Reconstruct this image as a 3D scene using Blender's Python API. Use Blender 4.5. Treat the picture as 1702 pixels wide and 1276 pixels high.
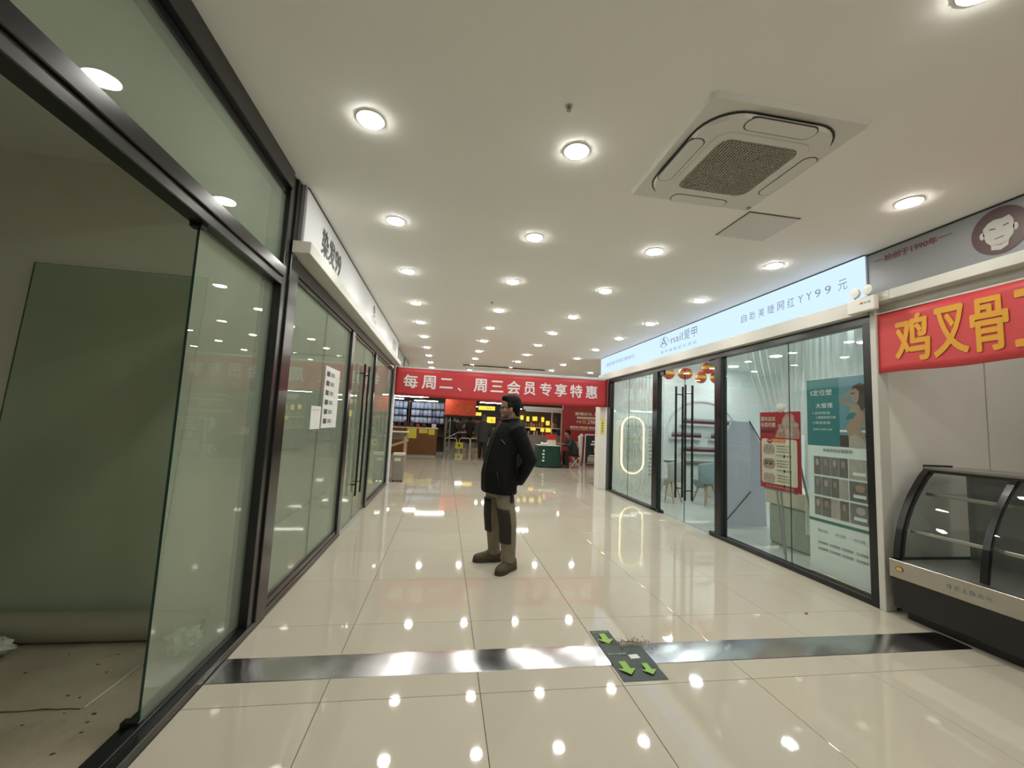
import bpy, bmesh, math, random
from mathutils import Vector, Matrix
random.seed(7)
for o in list(bpy.data.objects): bpy.data.objects.remove(o)
S = bpy.context.scene
COL = S.collection
PI = math.pi

# ------------------------------------------------------------------ camera
yaw, pitch, roll, H_CAM = .1556, .0951, .0467, 1.422
fw = Vector((math.sin(yaw)*math.cos(pitch), math.cos(yaw)*math.cos(pitch), math.sin(pitch)))
r0 = Vector((math.cos(yaw), -math.sin(yaw), 0)); u0 = r0.cross(fw)
rt = math.cos(roll)*r0 + math.sin(roll)*u0
up = -math.sin(roll)*r0 + math.cos(roll)*u0
cd = bpy.data.cameras.new('camera'); cd.sensor_fit = 'HORIZONTAL'; cd.sensor_width = 36
cd.lens = 688.5/1702*36; cd.clip_start = .02; cd.clip_end = 200
cam = bpy.data.objects.new('camera', cd); COL.objects.link(cam)
cam.matrix_world = Matrix(((rt.x, up.x, -fw.x, 0), (rt.y, up.y, -fw.y, 0), (rt.z, up.z, -fw.z, H_CAM), (0, 0, 0, 1)))
S.camera = cam
# ------------------------------------------------------------------ world, exposure
w = bpy.data.worlds.new('world'); S.world = w; w.use_nodes = True
w.node_tree.nodes['Background'].inputs[0].default_value = (.5, .5, .48, 1)
w.node_tree.nodes['Background'].inputs[1].default_value = .02
S.view_settings.view_transform = 'Standard'; S.view_settings.look = 'None'
S.view_settings.gamma = 1; S.view_settings.use_curve_mapping = False
S.view_settings.exposure = 0.35
LAMP_POWER = 102.0          # emission of the corridor downlight lenses
LAMP_COL = (1, .965, .89)
S.cycles.transparent_max_bounces = 16; S.cycles.max_bounces = 8; S.cycles.diffuse_bounces = 4; S.cycles.glossy_bounces = 4
S.cycles.use_denoising = True

# ------------------------------------------------------------------ helpers
class MB:
    """collects shapes into one mesh"""
    def __init__(s): s.v = []; s.f = []; s.m = []
    def add(s, verts, faces, mi=0):
        n = len(s.v); s.v += [tuple(p) for p in verts]; s.f += [tuple(i+n for i in f) for f in faces]; s.m += [mi]*len(faces); return s
    def box(s, x0, x1, y0, y1, z0, z1, b=0, mi=0):
        if x1 < x0: x0, x1 = x1, x0
        if y1 < y0: y0, y1 = y1, y0
        if z1 < z0: z0, z1 = z1, z0
        if b <= 0:
            v = [(x, y, z) for x in (x0, x1) for y in (y0, y1) for z in (z0, z1)]
            return s.add(v, [(0, 1, 3, 2), (4, 6, 7, 5), (0, 4, 5, 1), (2, 3, 7, 6), (0, 2, 6, 4), (1, 5, 7, 3)], mi)
        b = min(b, (x1-x0)*.45, (y1-y0)*.45, (z1-z0)*.45)
        bm = bmesh.new(); bmesh.ops.create_cube(bm, size=1)
        for q in bm.verts:
            q.co = Vector(((x0+x1)/2+q.co.x*(x1-x0), (y0+y1)/2+q.co.y*(y1-y0), (z0+z1)/2+q.co.z*(z1-z0)))
        bmesh.ops.bevel(bm, geom=bm.edges[:], offset=b, segments=1, affect='EDGES')
        return s.bm(bm, mi)
    def bm(s, bm, mi=0):
        bm.verts.index_update(); v = [q.co.copy() for q in bm.verts]; f = [[q.index for q in fc.verts] for fc in bm.faces]; bm.free()
        return s.add(v, f, mi)
    def rings(s, R, cap=True, mi=0, closed=True):
        n = len(R[0]); v = [p for r in R for p in r]; f = []
        for i in range(len(R)-1):
            for j in range(n if closed else n-1):
                k = (j+1) % n; f.append((i*n+j, i*n+k, (i+1)*n+k, (i+1)*n+j))
        if cap and closed: f.append(tuple(range(n))[::-1]); f.append(tuple((len(R)-1)*n+j for j in range(n)))
        return s.add(v, f, mi)
    def cyl(s, a, b, r, r2=None, n=12, mi=0, cap=True):
        a = Vector(a); b = Vector(b); r2 = r if r2 is None else r2
        d = (b-a).normalized(); u = d.orthogonal().normalized(); w_ = d.cross(u)
        return s.rings([[p+rr*(math.cos(2*PI*j/n)*u+math.sin(2*PI*j/n)*w_) for j in range(n)] for p, rr in ((a, r), (b, r2))], cap, mi)
    def tube(s, pts, rad, n=8, mi=0):
        pts = [Vector(p) for p in pts]
        if not isinstance(rad, (list, tuple)): rad = [rad]*len(pts)
        R = []; u = None
        for i, p in enumerate(pts):
            d = (pts[min(i+1, len(pts)-1)]-pts[max(i-1, 0)]).normalized()
            u = d.orthogonal().normalized() if u is None else (u-d*u.dot(d)).normalized()
            w_ = d.cross(u); ra = rad[i]; ra, rb = ra if isinstance(ra, tuple) else (ra, ra)
            R.append([p+ra*math.cos(2*PI*j/n)*u+rb*math.sin(2*PI*j/n)*w_ for j in range(n)])
        return s.rings(R, True, mi)
    def lathe(s, prof, c=(0, 0, 0), n=20, mi=0, cap=True):
        R = [[(c[0]+max(r, 1e-4)*math.cos(2*PI*j/n), c[1]+max(r, 1e-4)*math.sin(2*PI*j/n), c[2]+z) for j in range(n)] for r, z in prof]
        return s.rings(R, cap, mi)
    def ell(s, c, r, n=14, m=9, rz=0, mi=0):
        R = []
        for i in range(m+1):
            t = PI*i/m; t = min(max(t, .05), PI-.05); R.append([])
            for j in range(n):
                x = r[0]*math.sin(t)*math.cos(2*PI*j/n); y = r[1]*math.sin(t)*math.sin(2*PI*j/n)
                R[-1].append((c[0]+x*math.cos(rz)-y*math.sin(rz), c[1]+x*math.sin(rz)+y*math.cos(rz), c[2]-r[2]*math.cos(t)))
        return s.rings(R, True, mi)
    def prism(s, pts, a, b, mi=0):
        """polygon pts (2d) extruded between two mappings a(p) and b(p)"""
        n = len(pts); A = [a(p) for p in pts]; B = [b(p) for p in pts]
        return s.add(A+B, [tuple(range(n))[::-1], tuple(range(n, 2*n))]+[(i, (i+1) % n, n+(i+1) % n, n+i) for i in range(n)], mi)

def wloc(o):
    v = Vector((0, 0, 0))
    while o is not None: v += Vector(o.location); o = o.parent
    return v
def build(mb, name, mat, parent=None, smooth=False, local=False):
    me = bpy.data.meshes.new(name)
    off = Vector((0, 0, 0)) if (parent is None or local) else wloc(parent)
    me.from_pydata([tuple(Vector(p)-off) for p in mb.v], [], mb.f)
    for m in (mat if isinstance(mat, (list, tuple)) else [mat]): me.materials.append(m)
    if any(mb.m): me.polygons.foreach_set('material_index', mb.m)
    bm = bmesh.new(); bm.from_mesh(me); bmesh.ops.recalc_face_normals(bm, faces=bm.faces[:]); bm.to_mesh(me); bm.free()
    if smooth:
        me.polygons.foreach_set('use_smooth', [True]*len(me.polygons))
        if smooth is not True: me.set_sharp_from_angle(angle=smooth)
    o = bpy.data.objects.new(name, me); COL.objects.link(o); o.parent = parent
    return o
def tag(o, label, cat=None, group=None, kind=None):
    o['label'] = label
    if cat: o['category'] = cat
    if group: o['group'] = group
    if kind: o['kind'] = kind
    return o
def thing(name, label, cat, loc=(0, 0, 0), group=None, kind=None):
    o = bpy.data.objects.new(name, None); o.empty_display_size = .1; COL.objects.link(o); o.location = loc
    return tag(o, label, cat, group, kind)
def struct(name, mb, mat, label, parent=None, smooth=False):
    o = build(mb, name, mat, parent, smooth)
    return tag(o, label, None, None, 'structure')
def copy_tree(o, parent=None):
    c = o.copy(); COL.objects.link(c); c.parent = parent
    for ch in list(o.children): copy_tree(ch, c)
    return c
def remesh(o, vox, smooth=3):
    m = o.modifiers.new('r', 'REMESH'); m.mode = 'VOXEL'; m.voxel_size = vox; m.use_smooth_shade = True
    if smooth:
        k = o.modifiers.new('s', 'SMOOTH'); k.factor = .5; k.iterations = smooth
    dg = bpy.context.evaluated_depsgraph_get(); dg.update()
    me = bpy.data.meshes.new_from_object(o.evaluated_get(dg)); mats = list(o.data.materials)
    o.modifiers.clear(); o.data = me
    me.materials.clear()
    for q in mats: me.materials.append(q)
    me.polygons.foreach_set('use_smooth', [True]*len(me.polygons))
    return o
ORD = ['first', 'second', 'third', 'fourth', 'fifth', 'sixth', 'seventh', 'eighth', 'ninth', 'tenth', 'eleventh', 'twelfth', 'thirteenth', 'fourteenth', 'fifteenth', 'sixteenth', 'seventeenth', 'eighteenth', 'nineteenth', 'twentieth']
# ---- print on flat surfaces
class Plane:
    def __init__(s, origin, u, n, v=(0, 0, 1)):
        s.o = Vector(origin); s.u = Vector(u); s.n = Vector(n); s.v = Vector(v)
    def at(s, a, b, l=0): return s.o+a*s.u+b*s.v+l*s.n
def right_wall(x, y): return Plane((x, y, 0), (0, -1, 0), (-1, 0, 0))
def left_wall(x, y): return Plane((x, y, 0), (0, 1, 0), (1, 0, 0))
def front_wall(x, y): return Plane((x, y, 0), (1, 0, 0), (0, -1, 0))
_tc = {}
def glyphs(body):
    if body not in _tc:
        c = bpy.data.curves.new('t', 'FONT'); c.body = body; c.size = 1; c.resolution_u = 3
        o = bpy.data.objects.new('t', c); COL.objects.link(o)
        dg = bpy.context.evaluated_depsgraph_get(); dg.update()
        m = o.evaluated_get(dg).to_mesh()
        v = [tuple(q.co) for q in m.vertices]; f = [tuple(p.vertices) for p in m.polygons]
        o.evaluated_get(dg).to_mesh_clear(); bpy.data.objects.remove(o); bpy.data.curves.remove(c)
        _tc[body] = (v, f)
    return _tc[body]
def text(pl, body, u, v, wd, ht, mat, parent, bold=0, lift=.003, name='lettering', warp=None):
    """flat lettering fitted to the box (u, v, wd, ht); bold > 0 thickens the strokes by overlaid copies"""
    gv, gf = glyphs(body)
    if not gv: return None
    x0 = min(p[0] for p in gv); x1 = max(p[0] for p in gv); y0 = min(p[1] for p in gv); y1 = max(p[1] for p in gv)
    mb = MB(); em = wd/(x1-x0); ev = ht/max(y1-y0, 1e-6)
    sh = [(0, 0)]
    if bold > 0: sh = [(bold*em*math.cos(k*PI/4), bold*min(ev, em)*math.sin(k*PI/4)) for k in range(8)]
    for kk, (dx, dy) in enumerate(sh):
        out = []
        for p in gv:
            a = u+(p[0]-x0)*em+dx; b = v+(p[1]-y0)*ev+dy
            out.append(pl.at(a, b, lift+kk*.00015+(warp(a, b) if warp else 0)))
        mb.add(out, gf)
    me = bpy.data.meshes.new(name); off = wloc(parent)
    me.from_pydata([tuple(Vector(p)-off) for p in mb.v], [], mb.f); me.materials.append(mat)
    o = bpy.data.objects.new(name, me); COL.objects.link(o); o.parent = parent
    return o
def sheet(pl, pts, mat, parent, name, lift=.002, th=.0015):
    mb = MB(); mb.prism(pts, lambda p: pl.at(p[0], p[1], lift), lambda p: pl.at(p[0], p[1], lift-th))
    return build(mb, name, mat, parent)
def rect(a, b, c, d): return [(a, b), (c, b), (c, d), (a, d)]
def ellp(cx, cy, rx, ry, n=28, a0=0, a1=2*PI): return [(cx+rx*math.cos(a0+(a1-a0)*i/n), cy+ry*math.sin(a0+(a1-a0)*i/n)) for i in range(n)]
def rrect(a, b, c, d, r, n=4):
    P = []
    for cx, cy, s0 in ((c-r, d-r, 0), (a+r, d-r, PI/2), (a+r, b+r, PI), (c-r, b+r, 1.5*PI)):
        P += [(cx+r*math.cos(s0+PI/2*i/n), cy+r*math.sin(s0+PI/2*i/n)) for i in range(n+1)]
    return P

# ------------------------------------------------------------------ materials
M = {}
def mat(name, col, rough=.5, metal=0, var=.06, scale=8, emit=None, es=0, bump=0, bscale=40, spec=.5, coat=0, stretch=None, col2=None, objrand=0):
    m = bpy.data.materials.new(name); m.use_nodes = True; nt = m.node_tree; N = nt.nodes; L = nt.links
    b = N['Principled BSDF']; b.inputs['Roughness'].default_value = rough; b.inputs['Metallic'].default_value = metal
    b.inputs['Specular IOR Level'].default_value = spec; b.inputs['Coat Weight'].default_value = coat
    tc = N.new('ShaderNodeTexCoord'); nz = N.new('ShaderNodeTexNoise'); nz.inputs['Scale'].default_value = scale; nz.inputs['Detail'].default_value = 4
    mp = N.new('ShaderNodeMapping'); L.new(tc.outputs['Object'], mp.inputs[0]); L.new(mp.outputs[0], nz.inputs['Vector'])
    if stretch: mp.inputs['Scale'].default_value = stretch
    mx = N.new('ShaderNodeMix'); mx.data_type = 'RGBA'
    a = col; c = col2 or tuple(min(1, x*(1+var)) for x in col)
    if not col2: a = tuple(x*(1-var) for x in col)
    mx.inputs['A'].default_value = (*a, 1); mx.inputs['B'].default_value = (*c, 1)
    L.new(nz.outputs['Fac'], mx.inputs['Factor'])
    out = mx.outputs['Result']
    if objrand:
        oi = N.new('ShaderNodeObjectInfo'); hs = N.new('ShaderNodeHueSaturation')
        mr = N.new('ShaderNodeMapRange'); mr.inputs[3].default_value = 1-objrand; mr.inputs[4].default_value = 1+objrand
        L.new(oi.outputs['Random'], mr.inputs[0]); L.new(mr.outputs[0], hs.inputs['Value']); L.new(out, hs.inputs['Color']); out = hs.outputs[0]
    L.new(out, b.inputs['Base Color'])
    if emit: b.inputs['Emission Color'].default_value = (*emit, 1); b.inputs['Emission Strength'].default_value = es
    if bump:
        n2 = N.new('ShaderNodeTexNoise'); n2.inputs['Scale'].default_value = bscale; n2.inputs['Detail'].default_value = 6
        L.new(mp.outputs[0], n2.inputs['Vector']); bp = N.new('ShaderNodeBump'); bp.inputs['Strength'].default_value = bump; bp.inputs['Distance'].default_value = .02
        L.new(n2.outputs['Fac'], bp.inputs['Height']); L.new(bp.outputs[0], b.inputs['Normal'])
    M[name] = m; return m
def glass(name, tint, r0=.045, rough=0.0, dust_haze=0):
    m = bpy.data.materials.new(name); m.use_nodes = True; nt = m.node_tree; N = nt.nodes; L = nt.links
    N.remove(N['Principled BSDF'])
    tr = N.new('ShaderNodeBsdfTransparent'); gl = N.new('ShaderNodeBsdfGlossy'); gl.inputs['Roughness'].default_value = rough
    nz = N.new('ShaderNodeTexNoise'); nz.inputs['Scale'].default_value = 1.5
    mx = N.new('ShaderNodeMix'); mx.data_type = 'RGBA'; mx.inputs['A'].default_value = (*tint, 1); mx.inputs['B'].default_value = (*[t*.97 for t in tint], 1)
    L.new(nz.outputs['Fac'], mx.inputs['Factor']); L.new(mx.outputs['Result'], tr.inputs['Color'])
    lw = N.new('ShaderNodeLayerWeight'); lw.inputs['Blend'].default_value = .5
    pw = N.new('ShaderNodeMath'); pw.operation = 'POWER'; pw.inputs[1].default_value = 5; L.new(lw.outputs['Facing'], pw.inputs[0])
    ma = N.new('ShaderNodeMath'); ma.operation = 'MULTIPLY_ADD'; ma.inputs[1].default_value = 1-r0; ma.inputs[2].default_value = r0; L.new(pw.outputs[0], ma.inputs[0])
    ms = N.new('ShaderNodeMixShader'); L.new(ma.outputs[0], ms.inputs[0]); L.new(tr.outputs[0], ms.inputs[1]); L.new(gl.outputs[0], ms.inputs[2])
    res = ms.outputs[0]
    if dust_haze:      # dusty film; its pale colour also stands in for the pane's bright haze
        df = N.new('ShaderNodeBsdfDiffuse'); df.inputs[0].default_value = (.62, .72, .58, 1); n2 = N.new('ShaderNodeTexNoise'); n2.inputs['Scale'].default_value = 2.2; n2.inputs['Detail'].default_value = 5
        mr = N.new('ShaderNodeMapRange'); mr.inputs[3].default_value = dust_haze*.7; mr.inputs[4].default_value = dust_haze*1.3; L.new(n2.outputs['Fac'], mr.inputs[0])
        m2 = N.new('ShaderNodeMixShader'); L.new(mr.outputs[0], m2.inputs[0]); L.new(res, m2.inputs[1]); L.new(df.outputs[0], m2.inputs[2]); res = m2.outputs[0]
    L.new(res, N['Material Output'].inputs['Surface']); M[name] = m; return m
def sheer(name, col, alpha):
    m = bpy.data.materials.new(name); m.use_nodes = True; nt = m.node_tree; N = nt.nodes; L = nt.links
    b = N['Principled BSDF']; b.inputs['Base Color'].default_value = (*col, 1); b.inputs['Roughness'].default_value = .9
    wv = N.new('ShaderNodeTexNoise'); wv.inputs['Scale'].default_value = 6
    mr = N.new('ShaderNodeMapRange'); mr.inputs[3].default_value = alpha-.12; mr.inputs[4].default_value = alpha+.12
    L.new(wv.outputs['Fac'], mr.inputs[0]); L.new(mr.outputs[0], b.inputs['Alpha']); M[name] = m; return m
def emis(name, col, st):
    m = bpy.data.materials.new(name); m.use_nodes = True; nt = m.node_tree; N = nt.nodes; L = nt.links
    N.remove(N['Principled BSDF']); e = N.new('ShaderNodeEmission'); e.inputs[1].default_value = st
    nz = N.new('ShaderNodeTexNoise'); nz.inputs['Scale'].default_value = 2
    mx = N.new('ShaderNodeMix'); mx.data_type = 'RGBA'; mx.inputs['A'].default_value = (*col, 1); mx.inputs['B'].default_value = (*[min(1, c*1.03) for c in col], 1)
    L.new(nz.outputs['Fac'], mx.inputs['Factor']); L.new(mx.outputs['Result'], e.inputs[0]); L.new(e.outputs[0], N['Material Output'].inputs['Surface']); M[name] = m; return m
def gridmat(name, col, line, size, ox, oy, rough, lw=.004):
    m = mat(name, col, rough, var=.04, scale=1.5); nt = m.node_tree; N = nt.nodes; L = nt.links
    tc = N.new('ShaderNodeTexCoord'); sx = N.new('ShaderNodeSeparateXYZ'); L.new(tc.outputs['Object'], sx.inputs[0])
    res = []
    for ax, off in (('X', ox), ('Y', oy)):
        a = N.new('ShaderNodeMath'); a.operation = 'SUBTRACT'; a.inputs[1].default_value = off; L.new(sx.outputs[ax], a.inputs[0])
        d = N.new('ShaderNodeMath'); d.operation = 'PINGPONG'; d.inputs[1].default_value = size/2; L.new(a.outputs[0], d.inputs[0])
        l = N.new('ShaderNodeMath'); l.operation = 'LESS_THAN'; l.inputs[1].default_value = lw; L.new(d.outputs[0], l.inputs[0]); res.append(l)
    mxm = N.new('ShaderNodeMath'); mxm.operation = 'MAXIMUM'; L.new(res[0].outputs[0], mxm.inputs[0]); L.new(res[1].outputs[0], mxm.inputs[1])
    mx = N.new('ShaderNodeMix'); mx.data_type = 'RGBA'; b = N['Principled BSDF']; src = b.inputs['Base Color'].links[0].from_socket
    L.new(src, mx.inputs['A']); mx.inputs['B'].default_value = (*line, 1); L.new(mxm.outputs[0], mx.inputs['Factor']); L.new(mx.outputs['Result'], b.inputs['Base Color'])
    return m
TILE = (.575, .53, .435)
mat('tile', TILE, .042, var=.05, scale=1.2, objrand=.025)
mat('grout', (.16, .13, .09), .8)
gridmat('far_floor', TILE, (.16, .13, .09), .8, .271, 2.3145, .045, .003)
gridmat('nail_floor', (.55, .56, .53), (.3, .3, .28), .8, 4.2, 3.4, .08, .003)
mat('concrete', (.66, .59, .47), .75, scale=3, col2=(.27, .215, .15), bump=.5, bscale=14)
mat('hair_floor', (.5, .49, .44), .35)
mat('ceiling_paint', (.89, .885, .85), .8, var=.015, scale=2)
mat('wall_white', (.72, .705, .655), .6, var=.02, scale=3)
mat('wall_panel', (.84, .82, .77), .35, var=.02, scale=3)
mat('vacant_wall', (.84, .81, .71), .85, var=.08, scale=2)
mat('hair_wall', (.62, .64, .56), .7)
mat('nail_wall', (.80, .86, .84), .55, var=.015, scale=3)
mat('black_frame', (.011, .0115, .012), .24, var=.15, spec=.55)
mat('dark_frame', (.05, .05, .052), .2, .75, var=.12)
mat('grey_return', (.20, .195, .195), .4)
mat('steel', (.62, .62, .64), .19, 1, var=.2, scale=6)
mat('brushed', (.52, .49, .45), .28, 1, var=.05, scale=30, stretch=(1, 12, 1))
mat('white_ledge', (.60, .59, .535), .45, var=.02)
mat('sign_grey', (.22, .222, .23), .4, var=.03, scale=2)
mat('sign_silver', (.80, .81, .83), .38, var=.03, scale=2)
mat('white_plastic', (.76, .75, .71), .4, var=.02)
mat('ac_white', (.72, .71, .67), .4, var=.015)
mat('ac_dark', (.06, .058, .05), .6)
mat('ac_grille', (.34, .32, .27), .5)
mat('ink_dark', (.05, .05, .055), .5)
mat('ink_blue', (.19, .26, .33), .5)
mat('ink_maroon', (.16, .035, .04), .5)
mat('emblem_brown', (.075, .035, .035), .5)
mat('emblem_face', (.42, .40, .36), .5)
mat('ban_red', (.46, .028, .034), .5, var=.05, scale=3)
mat('ban_red2', (.60, .05, .055), .45, var=.05, scale=3)
mat('ban_text', (.72, .68, .68), .5)
mat('gold_text', (.72, .34, .02), .5, var=.08, scale=4)
mat('hem', (.52, .53, .55), .6)
mat('black_case', (.012, .0115, .011), .35)
mat('case_inner', (.28, .29, .27), .35, .3)
mat('yellow_paper', (.78, .68, .07), .6)
mat('white_paper', (.74, .75, .72), .6)
mat('grey_ink', (.28, .31, .31), .6)
mat('wood', (.20, .085, .02), .35, scale=2.5, col2=(.13, .05, .012), stretch=(1, 1, 8))
mat('pale_wood', (.55, .40, .25), .5)
mat('dark_goods', (.06, .03, .025), .5)
mat('skin', (.30, .165, .105), .5, var=.05, scale=20)
mat('hair', (.005, .005, .005), .6, spec=.2)
mat('jacket', (.004, .0042, .0052), .7, var=.2, scale=15, spec=.2, bump=.8, bscale=9)
mat('jacket_trim', (.016, .016, .02), .5)
mat('khaki', (.21, .18, .125), .8, var=.16, scale=7, bump=.9, bscale=11)
mat('patch', (.022, .018, .014), .8)
mat('boot', (.085, .062, .034), .6, var=.2, scale=20)
mat('sole', (.055, .045, .03), .7)
mat('lime', (.55, .75, .08), .5)
mat('grey_metal', (.4, .4, .39), .3, .8)
mat('white_metal', (.75, .74, .7), .35)
mat('coat_grey', (.028, .027, .025), .8)
mat('trouser_black', (.012, .009, .008), .8)
mat('beanie', (.05, .06, .055), .9)
mat('coat_green', (.02, .03, .03), .75)
mat('cloth_green', (.006, .045, .03), .7, bump=.1, bscale=4)
mat('red_wall', (.33, .022, .02), .5)
mat('board_black', (.02, .022, .024), .4)
mat('cream_text', (.75, .62, .50), .5)
mat('gold', (.75, .45, .05), .4)
mat('orange', (.85, .22, .05), .5)
mat('red_goods', (.55, .03, .03), .5)
mat('yellow_glow', (.8, .6, .03), .5, emit=(1, .72, .06), es=.7)  # yellow with its own glow, also on paper cards that are no lamps
mat('bag_blue', (.18, .32, .62), .25, scale=9, col2=(.55, .66, .85))
mat('bag_white', (.6, .66, .75), .25, scale=9, col2=(.25, .35, .6))
mat('bag_dark', (.05, .08, .2), .25, scale=9, col2=(.3, .4, .65))
mat('shop_dark', (.10, .07, .05), .6)
mat('shop_grey', (.25, .22, .2), .6)
mat('bin_grey', (.26, .235, .20), .4)
mat('plastic_wrap', (.62, .62, .58), .2, spec=.8)
mat('foam_roll', (.34, .32, .24), .7)
mat('chair_blue', (.27, .36, .39), .6)
mat('chair_cream', (.46, .46, .42), .6)
mat('desk_brown', (.10, .08, .07), .4)
mat('polish', (.22, .06, .06), .35, scale=60, col2=(.05, .02, .03))
mat('green_items', (.25, .30, .06), .5)
mat('lantern_red', (.72, .07, .03), .5)
mat('lantern_yellow', (.85, .62, .05), .5)
mat('screen_lilac', (.52, .53, .62), .5)
mat('green_cloth', (.42, .46, .38), .6, scale=14, col2=(.28, .33, .27))
mat('cream_box', (.62, .58, .44), .6)
mat('teal', (.03, .20, .23), .4, scale=2)
mat('teal_sky', (.13, .30, .38), .4, scale=3)
mat('poster_white', (.80, .86, .87), .45, var=.02)
mat('poster_green', (.03, .17, .14), .45)
mat('poster_red', (.42, .022, .04), .4)
mat('poster_cream', (.72, .66, .52), .5)
mat('photo_skin', (.46, .31, .25), .5, scale=10, col2=(.34, .22, .18))
mat('photo_dark', (.08, .075, .075), .5, scale=25, col2=(.26, .22, .21))
mat('photo_mix', (.30, .26, .26), .5, scale=18, col2=(.11, .13, .13))
mat('photo_pale', (.55, .50, .46), .5, scale=18, col2=(.35, .30, .28))
mat('photo_hair', (.07, .045, .04), .5)
mat('rose', (.62, .35, .31), .5, scale=14, col2=(.42, .20, .18))
mat('floor_sticker', (.022, .038, .03), .4, var=.3, scale=12)
mat('arrow_green', (.27, .50, .06), .45, var=.2, scale=15)
mat('sticker_mint', (.32, .50, .42), .45)
mat('dirt', (.12, .09, .05), .95, scale=12)
mat('glass_edge', (.02, .06, .045), .15)
mat('pict_green', (.10, .12, .07), .5, scale=4, col2=(.2, .22, .14))
mat('pict_brown', (.17, .09, .05), .5, scale=4, col2=(.3, .2, .12))
mat('arc_red', (.62, .05, .04), .4)
glass('pane_left', (.88, .93, .88), .045, dust_haze=.19)
glass('pane_clear', (.94, .97, .955), .045)
glass('pane_case', (.95, .965, .96), .05)
glass('pane_green', (.92, .96, .92), .04, dust_haze=.15)
sheer('curtain_thin', (.85, .9, .88), .27)
sheer('curtain', (.90, .95, .94), .68)
emis('lamp_lens', LAMP_COL, LAMP_POWER)
emis('lamp_nail', (.88, .97, 1), 98)
emis('tube_white', (1, .96, .88), 42)
emis('sign_light', (.52, .68, .90), 1.05)
emis('warm_strip', (1, .80, .45), 3.0)
for k_ in ('lamp_lens', 'lamp_nail', 'tube_white', 'sign_light'): M[k_].cycles.emission_sampling = 'FRONT'
for k_ in ('warm_strip', 'yellow_glow'): M[k_].cycles.emission_sampling = 'NONE'
# ------------------------------------------------------------------ structure
ZC = 3.12
# floor: grout bed below the tiles, polished floor beyond
mb = MB(); mb.box(-1.32, 6.6, -3, 10.3145, -.06, -.006); mb.box(-8, 12.5, 10.3145, 34, -.06, 0, 0, 1)
mb.box(-8, -1.32, 9.55, 10.3145, -.06, 0, 0, 1); mb.box(3.85, 12.5, 9.55, 10.3145, -.06, -.0005, 0, 1); mb.box(-1.155, 6.6, -3, .7145-.002, -.006, 0, 0, 1)
floor = struct('floor', mb, [M['grout'], M['far_floor']], 'polished cream floor of the shopping corridor running under the banner')
xs = [.2707+.8*i for i in range(-1, 8)]; ys = [2.3145+.8*j for j in range(-2, 11)]
G = .0018; tile_cache = {}
for j in range(len(ys)-1):
    cols = [(-1.155, xs[0])]+list(zip(xs[:-1], xs[1:]))
    for a, b in cols:
        lim = 6.6 if ys[j+1] <= 3.12 else (3.745 if ys[j] > 3.05 else 3.745)
        if a > lim-.05: continue
        b = min(b, lim)
        key = (round(b-a, 3))
        if key not in tile_cache:
            t = MB(); t.box(G, b-a-G, G, .8-G, -.006, 0, .0012); tile_cache[key] = build(t, 'tile', M['tile'], floor, local=True); o = tile_cache[key]
        else:
            o = tile_cache[key].copy(); COL.objects.link(o); o.parent = floor
        o.location = (a, ys[j], 0)
# ceiling
mb = MB(); mb.box(-8, 12.5, -3, 34, ZC, ZC+.1)
struct('ceiling', mb, M['ceiling_paint'], 'plain off-white ceiling over the corridor dotted with round downlights')
# enclosing walls
mb = MB(); mb.box(-8, 12.5, -3.1, -3, 0, ZC); struct('wall_back', mb, M['wall_white'], 'white wall closing the corridor behind the viewer')
mb = MB(); mb.box(-8, 12.5, 34, 34.1, 0, ZC); struct('wall_far', mb, M['shop_grey'], 'dim far wall at the back of the supermarket')
mb = MB(); mb.box(-8.1, -8, -3, 34, 0, ZC); struct('wall_left', mb, M['shop_grey'], 'grey outer wall far to the left')
mb = MB(); mb.box(12.5, 12.6, -3, 34, 0, ZC); struct('wall_right', mb, M['shop_grey'], 'grey outer wall far to the right')
# vacant unit on the left
mb = MB(); mb.box(-6, -1.3, -3, 3.2, -.06, -.001); struct('floor_vacant', mb, M['concrete'], 'dusty bare concrete floor of the vacant shop on the left')
mb = MB(); mb.box(-6, -1.25, 3.2, 3.25, 0, ZC); mb.box(-6.05, -6, -3, 9.5, 0, ZC)
struct('wall_vacant', mb, M['vacant_wall'], 'dim beige partition wall inside the vacant shop')
# hair shop
mb = MB(); mb.box(-6, -1.16, 3.25, 9.55, -.06, -.002); struct('floor_hair_shop', mb, M['hair_floor'], 'grey floor inside the hair shop on the left')
mb = MB(); mb.box(-3.0, -2.95, 3.25, 9.5, 0, ZC); mb.box(-3, -1.25, 9.45, 9.5, 0, ZC); struct('wall_hair_shop', mb, M['hair_wall'], 'pale grey inner walls of the hair shop')
# nail shop
mb = MB(); mb.box(3.745, 8.3, 3.2, 9.55, -.06, -.001); struct('floor_nail_shop', mb, M['nail_floor'], 'glossy pale floor inside the nail salon')
mb = MB(); mb.box(3.86, 8.3, 9.4, 9.5, 0, 3.1); mb.box(8.2, 8.3, 3.2, 9.4, 0, 3.1); struct('wall_nail_shop', mb, M['nail_wall'], 'white inner walls of the nail salon with arch relief')
mb = MB(); mb.box(3.86, 8.2, 3.2, 9.4, 3.0, 3.1); struct('ceiling_nail_shop', mb, M['nail_wall'], 'white ceiling inside the nail salon')
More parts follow.
